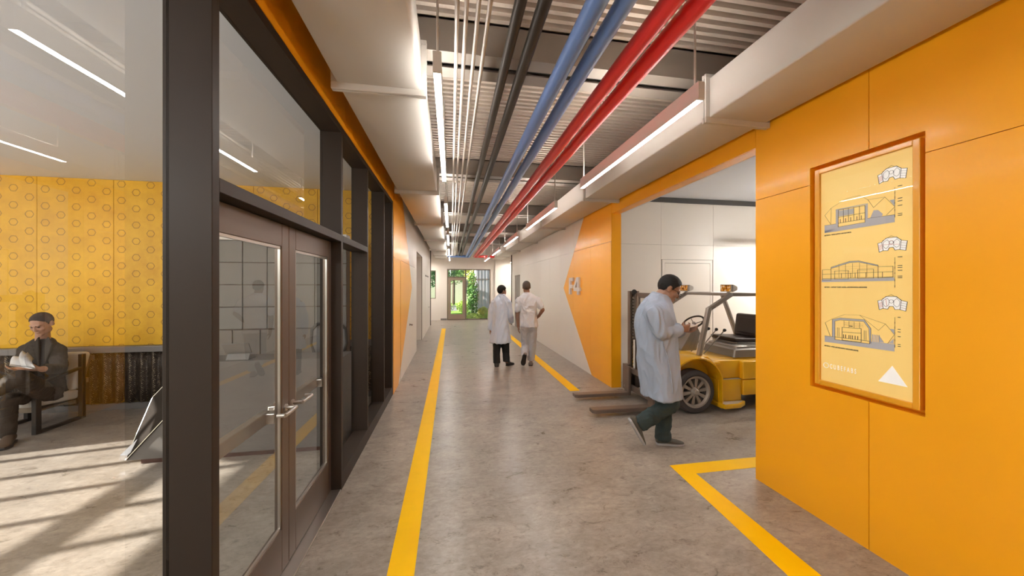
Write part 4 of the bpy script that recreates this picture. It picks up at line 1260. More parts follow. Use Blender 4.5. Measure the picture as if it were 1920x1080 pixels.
bx('belt_trim', GREYTRIM, (1.5, y0 - 0.06, 2.05), (7.0, y0 - 0.041, 2.12), bd)
hs = thing('house', 'pale house beyond the road seen through the garden door', 'building', (1.5, 38, -0.1))
bx('house_wall', mat('pale_render', (0.62, 0.58, 0.52), rough=0.8), (-6, 37, -0.1), (9, 40, 3.2), hs)
bx('house_roof', mat('grey_roof', (0.25, 0.24, 0.24), rough=0.7), (-6.4, 36.6, 3.2), (9.4, 40.4, 3.5), hs)
mb = MB()
for x in (-4, -1.5, 1.2, 3.8, 6.2):
    bx('house_window', mat('window_dark', (0.08, 0.09, 0.1), rough=0.15), (x, 36.98, 0.9), (x + 1.0, 36.999, 2.2), hs)
# ------------------------------------------------------------------ forklift in the loading bay
FY = mat('forklift_yellow', (0.80, 0.42, 0.008), rough=0.28, coat=0.5, var=0.03)
FGREY = mat('forklift_grey_metal', (0.30, 0.275, 0.25), rough=0.33, metal=0.6, var=0.05)
FMAST = mat('mast_brown_steel', (0.20, 0.15, 0.12), rough=0.4, metal=0.5, var=0.1)
FDARK = mat('dark_steel', (0.035, 0.03, 0.028), rough=0.5, metal=0.3)
TYRE = mat('tyre_rubber', (0.065, 0.052, 0.05), rough=0.75, bump=0.15, bscale=70)
RIM = mat('wheel_alloy', (0.42, 0.36, 0.31), rough=0.35, metal=0.6)
SEATL = mat('seat_brown_leather', (0.034, 0.018, 0.013), rough=0.45, bump=0.06)
TREAD = mat('tread_plate', (0.62, 0.60, 0.58), rough=0.35, metal=0.4, bump=0.5, bscale=40)
AX = 4.52
fk = thing('forklift', 'yellow forklift truck with brown seat parked in the loading bay behind the standing man', 'forklift', (3.8, AX, 0))

def wheel(cx, cy, r, w, side):
    y0 = cy
    s = side
    m_ = MB()
    prof = [(r * 0.70, 0.012), (r * 0.80, -0.004), (r * 0.93, 0.0), (r * 0.985, 0.02), (r, 0.05), (r, w - 0.05), (r * 0.985, w - 0.02), (r * 0.93, w), (r * 0.66, w), (r * 0.66, 0.03), (r * 0.70, 0.012)]
    m_.lathe(prof, (cx, cy, r), (0, 1 if s < 0 else -1, 0), 56, cap=False)
    wl_ = m_.build('wheel', TYRE, fk, angle=0.5)
    ax = (0, 1 if s < 0 else -1, 0)
    d = 1 if s < 0 else -1
    m_ = MB()
    m_.lathe([(r * 0.60, 0.03), (r * 0.66, 0.0), (r * 0.73, -0.002), (r * 0.73, 0.06), (r * 0.62, 0.07), (r * 0.58, 0.1), (0.0, 0.1)], (cx, cy, r), ax, 48, cap=False)
    m_.lathe([(0.0, -0.022), (r * 0.10, -0.022), (r * 0.14, -0.012), (r * 0.14, 0.0), (r * 0.21, 0.02), (r * 0.22, 0.09)], (cx, cy, r), ax, 32, cap=False)
    m_.build('rim', RIM, wl_, angle=0.5)
    m_ = MB()
    for k in range(10):
        a = 2 * PI * k / 10 + 0.15
        c, s_ = math.cos(a), math.sin(a)
        p0 = V((cx + c * r * 0.18, cy + d * 0.02, r + s_ * r * 0.18)); p1 = V((cx + c * r * 0.64, cy + d * 0.028, r + s_ * r * 0.64))
        t_ = V((-s_, 0, c))
        a0, a1 = r * 0.055, r * 0.085
        R_ = [[p0 + t_ * a0, p0 - t_ * a0, p0 - t_ * a0 + V((0, d * 0.05, 0)), p0 + t_ * a0 + V((0, d * 0.05, 0))],
              [p1 + t_ * a1, p1 - t_ * a1, p1 - t_ * a1 + V((0, d * 0.05, 0)), p1 + t_ * a1 + V((0, d * 0.05, 0))]]
        m_.rings(R_)
    m_.build('spoke', RIM, wl_, angle=0.5)
    m_ = MB(); m_.lathe([(r * 0.56, 0.098), (r * 0.56, 0.094), (0.0, 0.094)], (cx, cy, r), ax, 32); m_.build('wheel_disc', FDARK, wl_)
wheel(3.10, 3.985, 0.28, 0.16, -1)
wheel(3.10, 5.055, 0.28, 0.16, 1)
wheel(4.95, 4.06, 0.22, 0.15, -1)
wheel(4.95, 4.98, 0.22, 0.15, 1)
bx('axle', FDARK, (3.05, 4.12, 0.23), (3.15, 4.92, 0.33), fk)
# mudguards
for ya, yb in ((3.955, 4.20), (4.84, 5.085)):
    m_ = MB()
    path = []
    for k in range(13):
        a = math.radians(200 - 8 - k * 14.6)
        path.append((3.10 + 0.365 * math.cos(a), 0.355 + 0.355 * math.sin(a)))
    path = [(2.80, 0.50)] + [q for q in path if q[1] > 0.50 or q[0] > 3.1]
    path = [q for q in path if q[1] > 0.3] + [(3.455, 0.22), (3.45, 0.06)]
    R_ = []
    for i, (a, b) in enumerate(path):
        t0 = V((path[max(i - 1, 0)][0], 0, path[max(i - 1, 0)][1])); t1 = V((path[min(i + 1, len(path) - 1)][0], 0, path[min(i + 1, len(path) - 1)][1]))
        t_ = (t1 - t0).normalized(); n_ = V((-t_.z, 0, t_.x))
        if n_.z < 0 and i < 6: n_ = -n_
        p_ = V((a, 0, b))
        R_.append([p_ + V((0, ya, 0)), p_ + n_ * 0.018 + V((0, ya, 0)), p_ + n_ * 0.034 + V((0, ya + 0.03, 0)), p_ + n_ * 0.034 + V((0, yb, 0)), p_ + V((0, yb, 0)), p_ + n_ * 0.012 + V((0, ya + 0.03, 0)) if False else p_ + V((0, ya + 0.02, 0))])
    m_.rings(R_)
    m_.build('mudguard', FY, fk, angle=0.6)
# body: a profile in x-z extruded across, narrower than the wheels
m_ = MB()
prof = [(2.92, 0.26), (2.92, 0.60), (3.02, 0.735), (3.27, 0.735), (3.36, 0.655), (4.6, 0.655), (4.6, 0.18), (3.50, 0.18), (3.40, 0.26)]
m_.prism([(a, 4.205, b) for a, b in prof], (0, 0.63, 0))
m_.build('body', FY, fk, bevel=0.012, bseg=2, angle=0.6)
for ya, yb in ((3.99, 4.2), (4.84, 5.05)):
    m_ = MB()
    m_.prism([(3.00, ya, 0.70), (3.22, ya, 0.70), (3.36, ya, 0.62), (3.46, ya, 0.62), (3.46, ya, 0.655), (3.36, ya, 0.655), (3.27, ya, 0.735), (3.00, ya, 0.735)], (0, yb - ya, 0))
    m_.box(3.44, ya + (0.055 if ya < 4.5 else 0), 0.42, 3.80, yb - (0.055 if ya > 4.5 else 0), 0.655)
    m_.build('wing_panel', FY, fk, bevel=0.008, bseg=2, angle=0.6)
    # steps
    o0 = -1 if ya < 4.5 else 1
    yo = ya if o0 < 0 else yb
    yi = yb if o0 < 0 else ya
    m_ = MB()
    m_.box(3.445, yo - o0 * 0.02, 0.13, 3.79, yi, 0.415)
    m_.prism([(3.44, yo + o0 * 0.10, 0.07), (3.68, yo + o0 * 0.09, 0.07), (3.83, yo + o0 * 0.0, 0.07), (3.83, yi, 0.07), (3.44, yi, 0.07)], (0, 0, 0.055))
    st = m_.build('step', FY, fk, bevel=0.008, bseg=2, angle=0.6)
    m_ = MB()
    m_.prism([(3.46, yo + o0 * 0.08, 0.125), (3.66, yo + o0 * 0.07, 0.125), (3.79, yo, 0.125), (3.79, yo - o0 * 0.02, 0.125), (3.46, yo - o0 * 0.02, 0.125)], (0, 0, 0.004))
    m_.build('tread_plate', TREAD, st)
    bx('tread_plate', TREAD, (3.46, yo - o0 * 0.022, 0.415), (3.78, yo - o0 * 0.053, 0.4185), st)
    m_ = MB()
    m_.box(3.80, ya, 0.20, 4.62, yb, 0.40); m_.box(3.80, ya, 0.41, 4.62, yb, 0.645)
    m_.build('side_tank', FY, fk, bevel=0.014, bseg=3, angle=0.6)
m_ = MB()
m_.prism([(4.6, 4.02, 0.16), (5.35, 4.1, 0.2), (5.5, 4.3, 0.25), (5.5, 4.74, 0.25), (5.35, 4.94, 0.2), (4.6, 5.02, 0.16)][::1], (0, 0, 0.1)) if False else None
m_.prism([(4.7, 4.24, 0.2), (5.4, 4.24, 0.3), (5.5, 4.24, 0.5), (5.42, 4.24, 0.80), (4.7, 4.24, 0.66)], (0, 0.56, 0))
m_.build('counterweight', FY, fk, bevel=0.02, bseg=3, angle=0.6)
# seat hood
m_ = MB()
def rrect(x0, y0, x1, y1, z, r=0.03, n=5):
    out = []
    for cx_, cy_, a0 in ((x1 - r, y1 - r, 0), (x0 + r, y1 - r, 90), (x0 + r, y0 + r, 180), (x1 - r, y0 + r, 270)):
        for k in range(n + 1):
            a = math.radians(a0 + 90 * k / n)
            out.append((cx_ + r * math.cos(a), cy_ + r * math.sin(a), z))
    return out
m_.rings([rrect(3.84, 4.19, 4.95, 4.80, 0.657), rrect(3.87, 4.20, 4.95, 4.79, 0.755), rrect(3.90, 4.22, 4.93, 4.77, 0.775), rrect(3.91, 4.225, 4.92, 4.765, 0.80), rrect(3.95, 4.25, 4.9, 4.74, 0.815)])
m_.build('seat_hood', FGREY, fk, angle=0.5)
m_ = MB(); m_.box(4.02, 4.33, 0.815, 4.50, 4.80, 0.835); m_.build('seat_base', FGREY, fk, bevel=0.006)
m_ = MB()
m_.prism([(4.02, 4.34, 0.838), (4.50, 4.34, 0.838), (4.50, 4.34, 0.885), (4.03, 4.34, 0.90), (3.99, 4.34, 0.895)], (0, 0.48, 0))
m_.build('seat_cushion', SEATL, fk, bevel=0.018, bseg=3, angle=0.8)
m_ = MB()
m_.prism([(4.40, 4.33, 0.885), (4.49, 4.33, 0.885), (4.55, 4.33, 1.22), (4.45, 4.33, 1.22)], (0, 0.49, 0))
sb = m_.build('backrest', SEATL, fk, bevel=0.03, bseg=4, angle=0.8)
m_ = MB()
m_.prism([(4.405, 4.39, 0.94), (4.392, 4.39, 0.94), (4.432, 4.39, 1.165), (4.445, 4.39, 1.165)], (0, 0.37, 0)); m_.build('back_pad', SEATL, sb, bevel=0.008, bseg=2)
MB().tube([(4.36, 4.315, 0.86), (4.44, 4.30, 0.865), (4.52, 4.30, 0.88)], 0.012, 8).build('seat_latch', CHROME, fk)
# dash and steering
m_ = MB()
for k, (x0, x1, ya, yb) in enumerate(((3.19, 3.30, 4.42, 4.76), (3.29, 3.38, 4.42, 4.72), (3.37, 3.45, 4.42, 4.68))):
    m_.prism([(x0, ya, 0.73), (x1 - 0.005, ya, 0.73), (x1 + 0.155 - 0.05 * k, ya, 1.02 - 0.025 * k), (x0 + 0.20 - 0.05 * k, ya, 1.035 - 0.02 * k)], (0, yb - ya, 0))
m_.build('dash_cowl', FGREY, fk, bevel=0.006, bseg=2, angle=0.6)
sc_, sn = V((3.50, 4.56, 1.115)), V((-0.55, -0.12, 0.80)).normalized()
m_ = MB()
a_ = sn.orthogonal().normalized(); b_ = sn.cross(a_)
R0_ = 0.145
m_.tube([sc_ + (a_ * math.cos(2 * PI * k / 32) + b_ * math.sin(2 * PI * k / 32)) * R0_ for k in range(33)], 0.013, 10, cap=False)
sw = m_.build('steering_wheel', SEATL, fk, smooth=True)
m_ = MB()
for k in range(3):
    a = 2 * PI * k / 3 + 0.4
    m_.tube([sc_ - sn * 0.03, sc_ + (a_ * math.cos(a) + b_ * math.sin(a)) * R0_], 0.006, 8)
m_.tube([sc_ - sn * 0.02, sc_ - sn * 0.22], 0.018, 10); m_.ell(sc_ - sn * 0.02, (0.025, 0.025, 0.025))
m_.build('steering_spokes', FGREY, sw, angle=0.8)
for k in range(3):
    m_ = MB(); y_ = 4.50 - 0.10 * k
    p0, p1 = V((3.42 + 0.02 * k, y_, 0.70)), V((3.70 + 0.045 * k, y_, 1.02))
    m_.tube([p0, p1], 0.008, 8)
    lv = m_.build('control_lever', FGREY, fk, angle=0.8)
    dv_ = (p1 - p0).normalized()
    MB().lathe([(0.012, -0.02), (0.022, 0.0), (0.022, 0.012), (0.012, 0.024)], p1, dv_, 14).build('knob', FDARK, lv, angle=0.9)
# overhead guard
GN, GF = 4.06, 4.96
GR = mat('guard_tube_grey', (0.36, 0.32, 0.285), rough=0.32, metal=0.6)
for y_, nm in ((GN, 'n'), (GF, 'f')):
    m_ = MB()
    m_.bar((3.20, y_, 0.735), (3.345, y_, 1.355), 0.05, 0.056, up=(0, 1, 0)); m_.bar((3.335, y_, 1.335), (3.685, y_, 1.535), 0.05, 0.053, up=(0, 1, 0)); m_.bar((3.66, y_, 1.53), (4.42, y_, 1.53), 0.047, 0.045)
    m_.bar((4.33, y_, 1.52), (4.66, y_, 0.68), 0.05, 0.0545, up=(0, 1, 0))
    m_.build('guard_side', GR, fk, bevel=0.006, bseg=2, angle=0.7)
for x_ in (3.68, 3.95, 4.2, 4.40):
    bx('guard_crossbar', GR, (x_ - 0.02, GN, 1.512), (x_ + 0.02, GF, 1.543), fk, bevel=0.004)
def worklamp(y0, y1):
    m_ = MB(); z0_, z1_ = 1.565, 1.665; x_ = 3.62
    def rc(x, i, j): return [(x, y0 + i, z0_ + j), (x, y1 - i, z0_ + j), (x, y1 - i, z1_ - j), (x, y0 + i, z1_ - j)]
    m_.rings([rc(x_, 0, 0), rc(x_ + 0.03, 0, 0), rc(x_ + 0.11, 0.03, 0.022), rc(x_ + 0.135, 0.045, 0.03)])
    m_.box(x_ + 0.03, (y0 + y1) / 2 - 0.012, 1.54, x_ + 0.06, (y0 + y1) / 2 + 0.012, 1.57)
    h_ = m_.build('work_lamp', GR, fk, bevel=0.002, bseg=1)
    LENS = MATS.get('amber_lens') or lens_mat()
    bx('lens', LENS, (x_ - 0.004, y0 + 0.012, z0_ + 0.01), (x_ + 0.001, y1 - 0.012, z1_ - 0.01), h_)
def lens_mat():
    m = bpy.data.materials.new('amber_lens'); m.use_nodes = True
    nt = m.node_tree; b = nt.nodes['Principled BSDF']
    tc_ = nd(nt, 'ShaderNodeTexCoord'); nz = nd(nt, 'ShaderNodeTexNoise')
    nz.inputs['Scale'].default_value = 34; nz.inputs['Detail'].default_value = 3
    nt.links.new(tc_.outputs['Object'], nz.inputs['Vector'])
    c = ramp(nt, nz.outputs['Fac'], [(0.38, (0.25, 0.06, 0.005)), (0.46, (0.8, 0.32, 0.02)), (0.56, (0.9, 0.45, 0.05)), (0.62, (0.95, 0.85, 0.7))])
    nt.links.new(c, b.inputs['Base Color']); b.inputs['Roughness'].default_value = 0.2
    MATS['amber_lens'] = m
    return m
worklamp(3.99, 4.18); worklamp(4.84, 5.03)
# mast
for y_ in (4.12, 4.92):
    m_ = MB(); s_ = 1 if y_ < 4.5 else -1
    m_.box(2.67, y_ - 0.03, 0.04, 2.70, y_ + 0.03, 1.57); m_.box(2.70, y_ - s_ * 0.03, 0.04, 2.80, y_ - s_ * 0.015, 1.57); m_.box(2.80, y_ - 0.03, 0.04, 2.83, y_ + 0.03, 1.57)
    m_.build('mast_rail', FMAST, fk, bevel=0.003, bseg=1)
    m_ = MB()
    m_.box(2.735, y_ + s_ * 0.035, 0.1, 2.79, y_ + s_ * 0.085, 1.52)
    m_.build('inner_rail', FMAST, fk, bevel=0.003, bseg=1)
    m_ = MB()
    for k in range(26):
        z = 0.30 + 0.046 * k
        m_.box(2.704, y_ + s_ * 0.042 - 0.016, z, 2.728, y_ + s_ * 0.042 + 0.010, z + 0.030)
    m_.build('lift_chain', CHROME, fk)
    m_ = MB(); m_.lathe([(0.04, -0.014), (0.045, 0), (0.04, 0.014)], (2.735, y_ + s_ * 0.05, 1.55), (0, 1, 0), 20); m_.build('chain_pulley', FDARK, fk)
    m_ = MB(); m_.tube([(2.77, y_ + s_ * 0.11, 0.5), (2.77, y_ + s_ * 0.11, 1.5)], 0.03, 16); cy_ = m_.build('lift_cylinder', FMAST, fk, angle=0.8)
    m_ = MB(); m_.tube([(2.71, y_ + s_ * 0.10, 0.36), (2.71, y_ + s_ * 0.10, 0.84)], 0.014, 12); m_.build('piston_rod', PLASTER, cy_, angle=0.8)
for z0_, z1_, x0_, x1_ in ((1.47, 1.545, 2.75, 2.83), (0.95, 1.0, 2.79, 2.83), (0.12, 0.2, 2.79, 2.84)):
    bx('mast_crossbar', FMAST, (x0_, 4.10, z0_), (x1_, 4.94, z1_), fk, bevel=0.003)
for z0_, z1_ in ((0.10, 0.18), (0.36, 0.43)):
    bx('carriage_bar', FMAST, (2.615, 3.98, z0_), (2.66, 5.0, z1_), fk, bevel=0.005)
for y_ in (4.12, 4.92):
    bx('carriage_plate', FMAST, (2.60, y_ - 0.05, 0.08), (2.665, y_ + 0.05, 0.46), fk, bevel=0.003)
    MB().lathe([(0.035, -0.02), (0.045, 0.0), (0.035, 0.02)], (2.64, y_, 0.13), (0, 1, 0), 20).build('carriage_roller', STEEL, fk, angle=0.7)
for y_ in (4.155, 4.78):
    m_ = MB()
    m_.prism([(1.74, y_ - 0.05, 0.05), (1.74, y_ + 0.05, 0.05), (1.79, y_ + 0.065, 0.045), (2.56, y_ + 0.065, 0.04), (2.60, y_ + 0.065, 0.04), (2.60, y_ - 0.065, 0.04), (1.79, y_ - 0.065, 0.045)], (0, 0, 0.045))
    m_.box(2.56, y_ - 0.065, 0.04, 2.60, y_ + 0.065, 0.46)
    m_.build('fork', FMAST, fk, bevel=0.006, bseg=2)
m_ = MB(); m_.bar((2.86, 4.35, 0.40), (3.02, 4.35, 0.52), 0.05, 0.05); m_.bar((2.84, 4.69, 0.40), (3.02, 4.69, 0.52), 0.05, 0.05)
m_.build('tilt_cylinder', FDARK, fk)
bx('chassis', FDARK, (2.84, 4.25, 0.12), (4.7, 4.8, 0.26), fk)
# ------------------------------------------------------------------ people
CAMX = V((math.cos(math.atan(114 / 651)), -math.sin(math.atan(114 / 651)), 0))     # to the viewer's right
CAMY = V((-CAMX.y, CAMX.x, 0))                                                      # away from the viewer
def at(px, py, d):
    """measured point of the photograph at a known distance -> place in the room"""
    return CAMX * ((px - 960) / 651.0 * d) + CAMY * d + V((0, 0, 1.64 - (py - 537) / 651.0 * d))
SKIN = mat('skin', (0.50, 0.28, 0.19), rough=0.55, var=0.06, vscale=20)
SKINT = mat('skin_tanned', (0.30, 0.165, 0.11), rough=0.55, var=0.06, vscale=20)
HAIRB = mat('hair_black', (0.010, 0.009, 0.009), rough=0.6, spec=0.25, bump=0.4, bscale=180)
HAIRG = mat('hair_grey_brown', (0.075, 0.06, 0.052), rough=0.6, bump=0.4, bscale=180)
HAIRS = mat('hair_cropped', (0.06, 0.042, 0.033), rough=0.8, bump=0.3, bscale=300)
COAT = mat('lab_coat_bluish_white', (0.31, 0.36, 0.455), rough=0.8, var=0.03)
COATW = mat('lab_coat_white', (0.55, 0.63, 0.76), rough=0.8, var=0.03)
SCRUB = mat('scrub_white', (0.66, 0.68, 0.73), rough=0.8, var=0.03)
SCRUBT = mat('scrub_trousers', (0.44, 0.45, 0.48), rough=0.8, var=0.04)
JEANS = mat('dark_green_blue_trousers', (0.022, 0.036, 0.036), rough=0.85, var=0.3, vscale=12)
BLACKT = mat('black_trousers', (0.012, 0.013, 0.014), rough=0.85)
SHOE = mat('olive_canvas_shoe', (0.075, 0.068, 0.052), rough=0.8)
SOLE = mat('shoe_sole_grey', (0.33, 0.33, 0.34), rough=0.7)
SHOEB = mat('black_shoe', (0.03, 0.026, 0.022), rough=0.5)
SHOEG = mat('grey_shoe', (0.20, 0.18, 0.165), rough=0.7)
JACKET = mat('brown_tweed_jacket', (0.042, 0.031, 0.022), rough=0.9, var=0.2, vscale=60)
SHIRT = mat('dark_shirt', (0.022, 0.017, 0.014), rough=0.8)
TROUS = mat('dark_brown_trousers', (0.040, 0.026, 0.016), rough=0.85, var=0.15)
BOOT = mat('brown_boot', (0.085, 0.05, 0.028), rough=0.6)
EYE = mat('eye_dark', (0.03, 0.02, 0.018), rough=0.25)

def basis(fwd, up=(0, 0, 1)):
    f = V(fwd).normalized(); u = V(up); r = f.cross(u).normalized(); u = r.cross(f).normalized()
    return Matrix((r, f, u)).transposed()          # columns: right, forward, up

def head(mb, c, R, s=1.0):
    """skull, jaw, nose, brow, lips, ears as pieces of the body surface; local x right, y forward, z up"""
    P = lambda x, y, z: V(c) + R @ (V((x, y, z)) * s)
    def E(x, y, z, a, b, d): mb.ell(P(x, y, z), (a * s, b * s, d * s), R, 18, 12)
    E(0, -0.012, 0.032, 0.074, 0.094, 0.088)
    E(0, 0.022, -0.03, 0.062, 0.068, 0.080)
    E(0, 0.040, -0.075, 0.045, 0.048, 0.042)
    E(0, 0.070, -0.098, 0.026, 0.022, 0.018)
    for q in (-1, 1):
        E(q * 0.036, 0.062, -0.022, 0.026, 0.024, 0.026)
        E(q * 0.046, 0.014, -0.062, 0.017, 0.036, 0.034)
        mb.cap(P(q * 0.074, -0.012, 0.012), P(q * 0.072, -0.004, -0.022), 0.013 * s, 0.009 * s)
        E(q * 0.080, -0.016, -0.002, 0.007, 0.019, 0.030)
    E(0, 0.078, 0.022, 0.052, 0.018, 0.012)
    mb.cap(P(0, 0.088, 0.012), P(0, 0.106, -0.028), 0.008 * s, 0.0095 * s)
    E(-0.010, 0.096, -0.032, 0.0085, 0.010, 0.007); E(0.010, 0.096, -0.032, 0.0085, 0.010, 0.007)
    E(0, 0.086, -0.056, 0.024, 0.012, 0.006); E(0, 0.083, -0.068, 0.021, 0.012, 0.007)

def head_parts(root, c, R, s, hairm, hairline='normal', glasses=False, hair_grow=1.0, eyes=True):
    P = lambda x, y, z: V(c) + R @ (V((x, y, z)) * s)
    mb = MB()
    mb.ell((0, 0, 0), (1, 1, 1), None, 72, 56)
    a, b, d = 0.0750, 0.0950, 0.0895
    line = [(-0.12, -0.062), (-0.05, -0.052), (-0.036, -0.03), (-0.026, 0.016), (0.002, 0.020), (0.010, -0.004), (0.022, 0.0), (0.032, 0.036), (0.05, 0.052), (0.068, 0.078), (0.2, 0.084)]
    def hl(y):
        for (y0_, z0_), (y1_, z1_) in zip(line[:-1], line[1:]):
            if y <= y1_:
                t = max(0.0, (y - y0_) / (y1_ - y0_))
                return z0_ + (z1_ - z0_) * t
        return line[-1][1]
    hv = []
    for x, y, z in mb.v:
        p = V((x * a, -0.012 + y * b, 0.033 + z * d))
        t = (p.z - hl(p.y)) / 0.010
        t = min(1.0, max(0.0, t + 0.35 * noise.noise(p * 130)))
        t = t * t * (3 - 2 * t)
        thick = (0.0075 + 0.005 * max(0.0, min(1.0, (p.z - 0.04) / 0.06))) * hair_grow
        off = -0.016 + (0.016 + thick + 0.0018 * noise.noise(p * 90)) * t
        n_ = V((x / a, y / b, z / d)).normalized()
        hv.append(tuple(P(*(p + n_ * off))))
    mb.v = hv
    mb.build('hair', hairm, root, smooth=True)
    if eyes:
        eb = MB()
        for q in (-1, 1):
            eb.ell(P(q * 0.030, 0.083, 0.002), (0.012 * s, 0.006 * s, 0.0055 * s), R, 12, 8)
        eb.build('eye', EYE, root, smooth=True) if False else None
        for q in (-1, 1):
            MB().ell(P(q * 0.030, 0.082, 0.002), (0.0115 * s, 0.007 * s, 0.005 * s), R, 12, 8).build('eye', EYE, root, smooth=True)
            MB().bar(P(q * 0.014, 0.0915, 0.021), P(q * 0.043, 0.080, 0.022), 0.008 * s, 0.006 * s).build('eyebrow', hairm, root)
    if glasses:
        gb = MB()
        for q in (-1, 1):
            ce = (q * 0.033, 0.108, -0.002)
            gb.tube([P(ce[0] + 0.024 * math.cos(2 * PI * k / 18), ce[1] - 0.004 * abs(math.cos(2 * PI * k / 18)), ce[2] + 0.017 * math.sin(2 * PI * k / 18)) for k in range(19)], 0.0016 * s, 6, cap=False)
            gb.tube([P(q * 0.057, 0.104, 0.004), P(q * 0.080, 0.06, 0.008), P(q * 0.082, -0.01, 0.008), P(q * 0.08, -0.03, -0.006)], 0.0018 * s, 6)
        gb.tube([P(-0.010, 0.108, 0.002), P(0, 0.116, 0.005), P(0.010, 0.108, 0.002)], 0.0016 * s, 6)
        gb.build('glasses', FDARK, root)

def hand(mb, wrist, fwd, palm, side, s=1.0, curl=0.6, spread=0.05):
    """palm and five fingers. fwd: wrist to knuckles, palm: palm normal, side: +1 thumb on fwd x palm side"""
    f = V(fwd).normalized(); n = V(palm); n = (n - f * n.dot(f)).normalized(); t = f.cross(n).normalized() * side
    w_ = V(wrist)
    k0 = w_ + f * 0.085 * s
    for o in (-0.028, -0.01, 0.01, 0.028):
        mb.cap(w_ + t * o * 0.75 * s + f * 0.012 * s, k0 + t * o * s, 0.015 * s, 0.0125 * s, 10)
    for i, (o, L) in enumerate(((0.030, 0.072), (0.010, 0.080), (-0.011, 0.074), (-0.030, 0.058))):
        p = k0 + t * o * s; d = (f + t * spread * (1.5 - i)).normalized(); ang = 0.25 + 0.05 * i
        for j, fr in enumerate((0.45, 0.32, 0.23)):
            a = curl * (0.5 + 0.45 * j) + (0.06 * i if j == 0 else 0)
            dd = (d * math.cos(a) + n * math.sin(a)).normalized() if j == 0 else (d * math.cos(curl * (0.6 + 0.7 * j)) + n * math.sin(curl * (0.6 + 0.7 * j))).normalized()
            q = p + dd * L * fr * s
            mb.cap(p, q, (0.0098 - 0.0011 * j) * s, (0.0092 - 0.0011 * j) * s, 10)
            p = q
    b = w_ + t * 0.026 * s + f * 0.022 * s
    q = b + (t * 0.55 + f * 0.6 + n * 0.45).normalized() * 0.042 * s
    r = q + (t * 0.12 + f * 0.85 + n * 0.45).normalized() * 0.032 * s
    mb.cap(b, q, 0.014 * s, 0.011 * s, 10); mb.cap(q, r, 0.0108 * s, 0.0085 * s, 10)

def ring(c, ax, av, a, b, n=28, fold=0.0, nf=7, ph=0.0):
    out = []
    for k in range(n):
        t = 2 * PI * k / n
        r = 1.0 + fold * math.sin(nf * t + ph) + fold * 0.6 * math.sin((nf + 4) * t - ph * 1.7)
        out.append(V(c) + V(ax) * (a * r * math.cos(t)) + V(av) * (b * r * math.sin(t)))
    return out

def shoe(root, heel, toe, up, w_, h, m, sm, name='shoe'):
    heel, toe = V(heel), V(toe)
    f = (toe - heel); L = f.length; f.normalize(); u = V(up); u = (u - f * u.dot(f)).normalized(); s = f.cross(u)
    def sec(t, hw, z0, z1, n=16):
        c = heel + f * (L * t)
        return [c + s * hw * math.cos(2 * PI * k / n) + u * (z0 + (z1 - z0) * (0.5 + 0.5 * math.sin(2 * PI * k / n))) for k in range(n)]
    st = 0.022
    mb = MB()
    mb.rings([sec(0.0, w_ * 0.25, st, h * 0.7), sec(0.04, w_ * 0.36, st * 0.6, h * 0.95), sec(0.2, w_ * 0.41, st * 0.6, h), sec(0.38, w_ * 0.42, st * 0.6, h * 0.95), sec(0.55, w_ * 0.46, st * 0.6, h * 0.72), sec(0.75, w_ * 0.49, st * 0.6, h * 0.55), sec(0.92, w_ * 0.38, st * 0.6, h * 0.42), sec(1.0, w_ * 0.18, st, h * 0.3)])
    o = mb.build(name, m, root, smooth=True)
    mb = MB()
    pts = [(0.0, 0.24), (0.05, 0.40), (0.2, 0.44), (0.38, 0.43), (0.55, 0.48), (0.75, 0.52), (0.92, 0.40), (1.0, 0.2)]
    loop = [heel + f * (L * t) + s * w_ * a for t, a in pts] + [heel + f * (L * t) - s * w_ * a for t, a in reversed(pts)]
    mb.prism(loop, u * st)
    mb.build('sole', sm, o, bevel=0.005, bseg=2)

def wrinkle(amp, sc, sz=0.5, seed=0.0):
    """cloth folds: long soft ridges running mostly downwards plus small creases"""
    def fn(co, n):
        p = V((co.x * sc + seed, co.y * sc, co.z * sc * sz))
        w_ = noise.noise(p * 0.45 + V((3, 7, 1)))
        q = p + V((w_, w_ * 0.6, w_)) * 1.2
        a_ = 0.28 - abs(noise.noise(q))
        b_ = 0.25 - abs(noise.noise(q * 2.2 + V((5, 1, 2))))
        return co + n * amp * (a_ + 0.45 * b_)
    return fn

# ---- man in the bluish lab coat, walking towards the forklift, reading
D0 = 3.53
A = lambda x, y, v=0.0: at(x, y, D0 + v)
p1 = thing('person', 'person in long bluish-white lab coat and dark trousers, stepping past the forklift while looking down', 'person', (2.12, 3.22, 0))
fw1 = (CAMX * 0.975 - CAMY * 0.18).normalized()
Rh = basis((fw1 + V((0, 0, -0.58))).normalized())
hc = A(1254, 542.5)
mb = MB()
head(mb, hc, Rh, 1.12)
mb.cap(A(1229, 566), A(1243, 550), 0.066, 0.058)
mb.cap(A(1225, 590), A(1232, 690), 0.12, 0.12)
mb.cap(A(1226, 584, -0.12), A(1226, 584, 0.12), 0.06, 0.06)
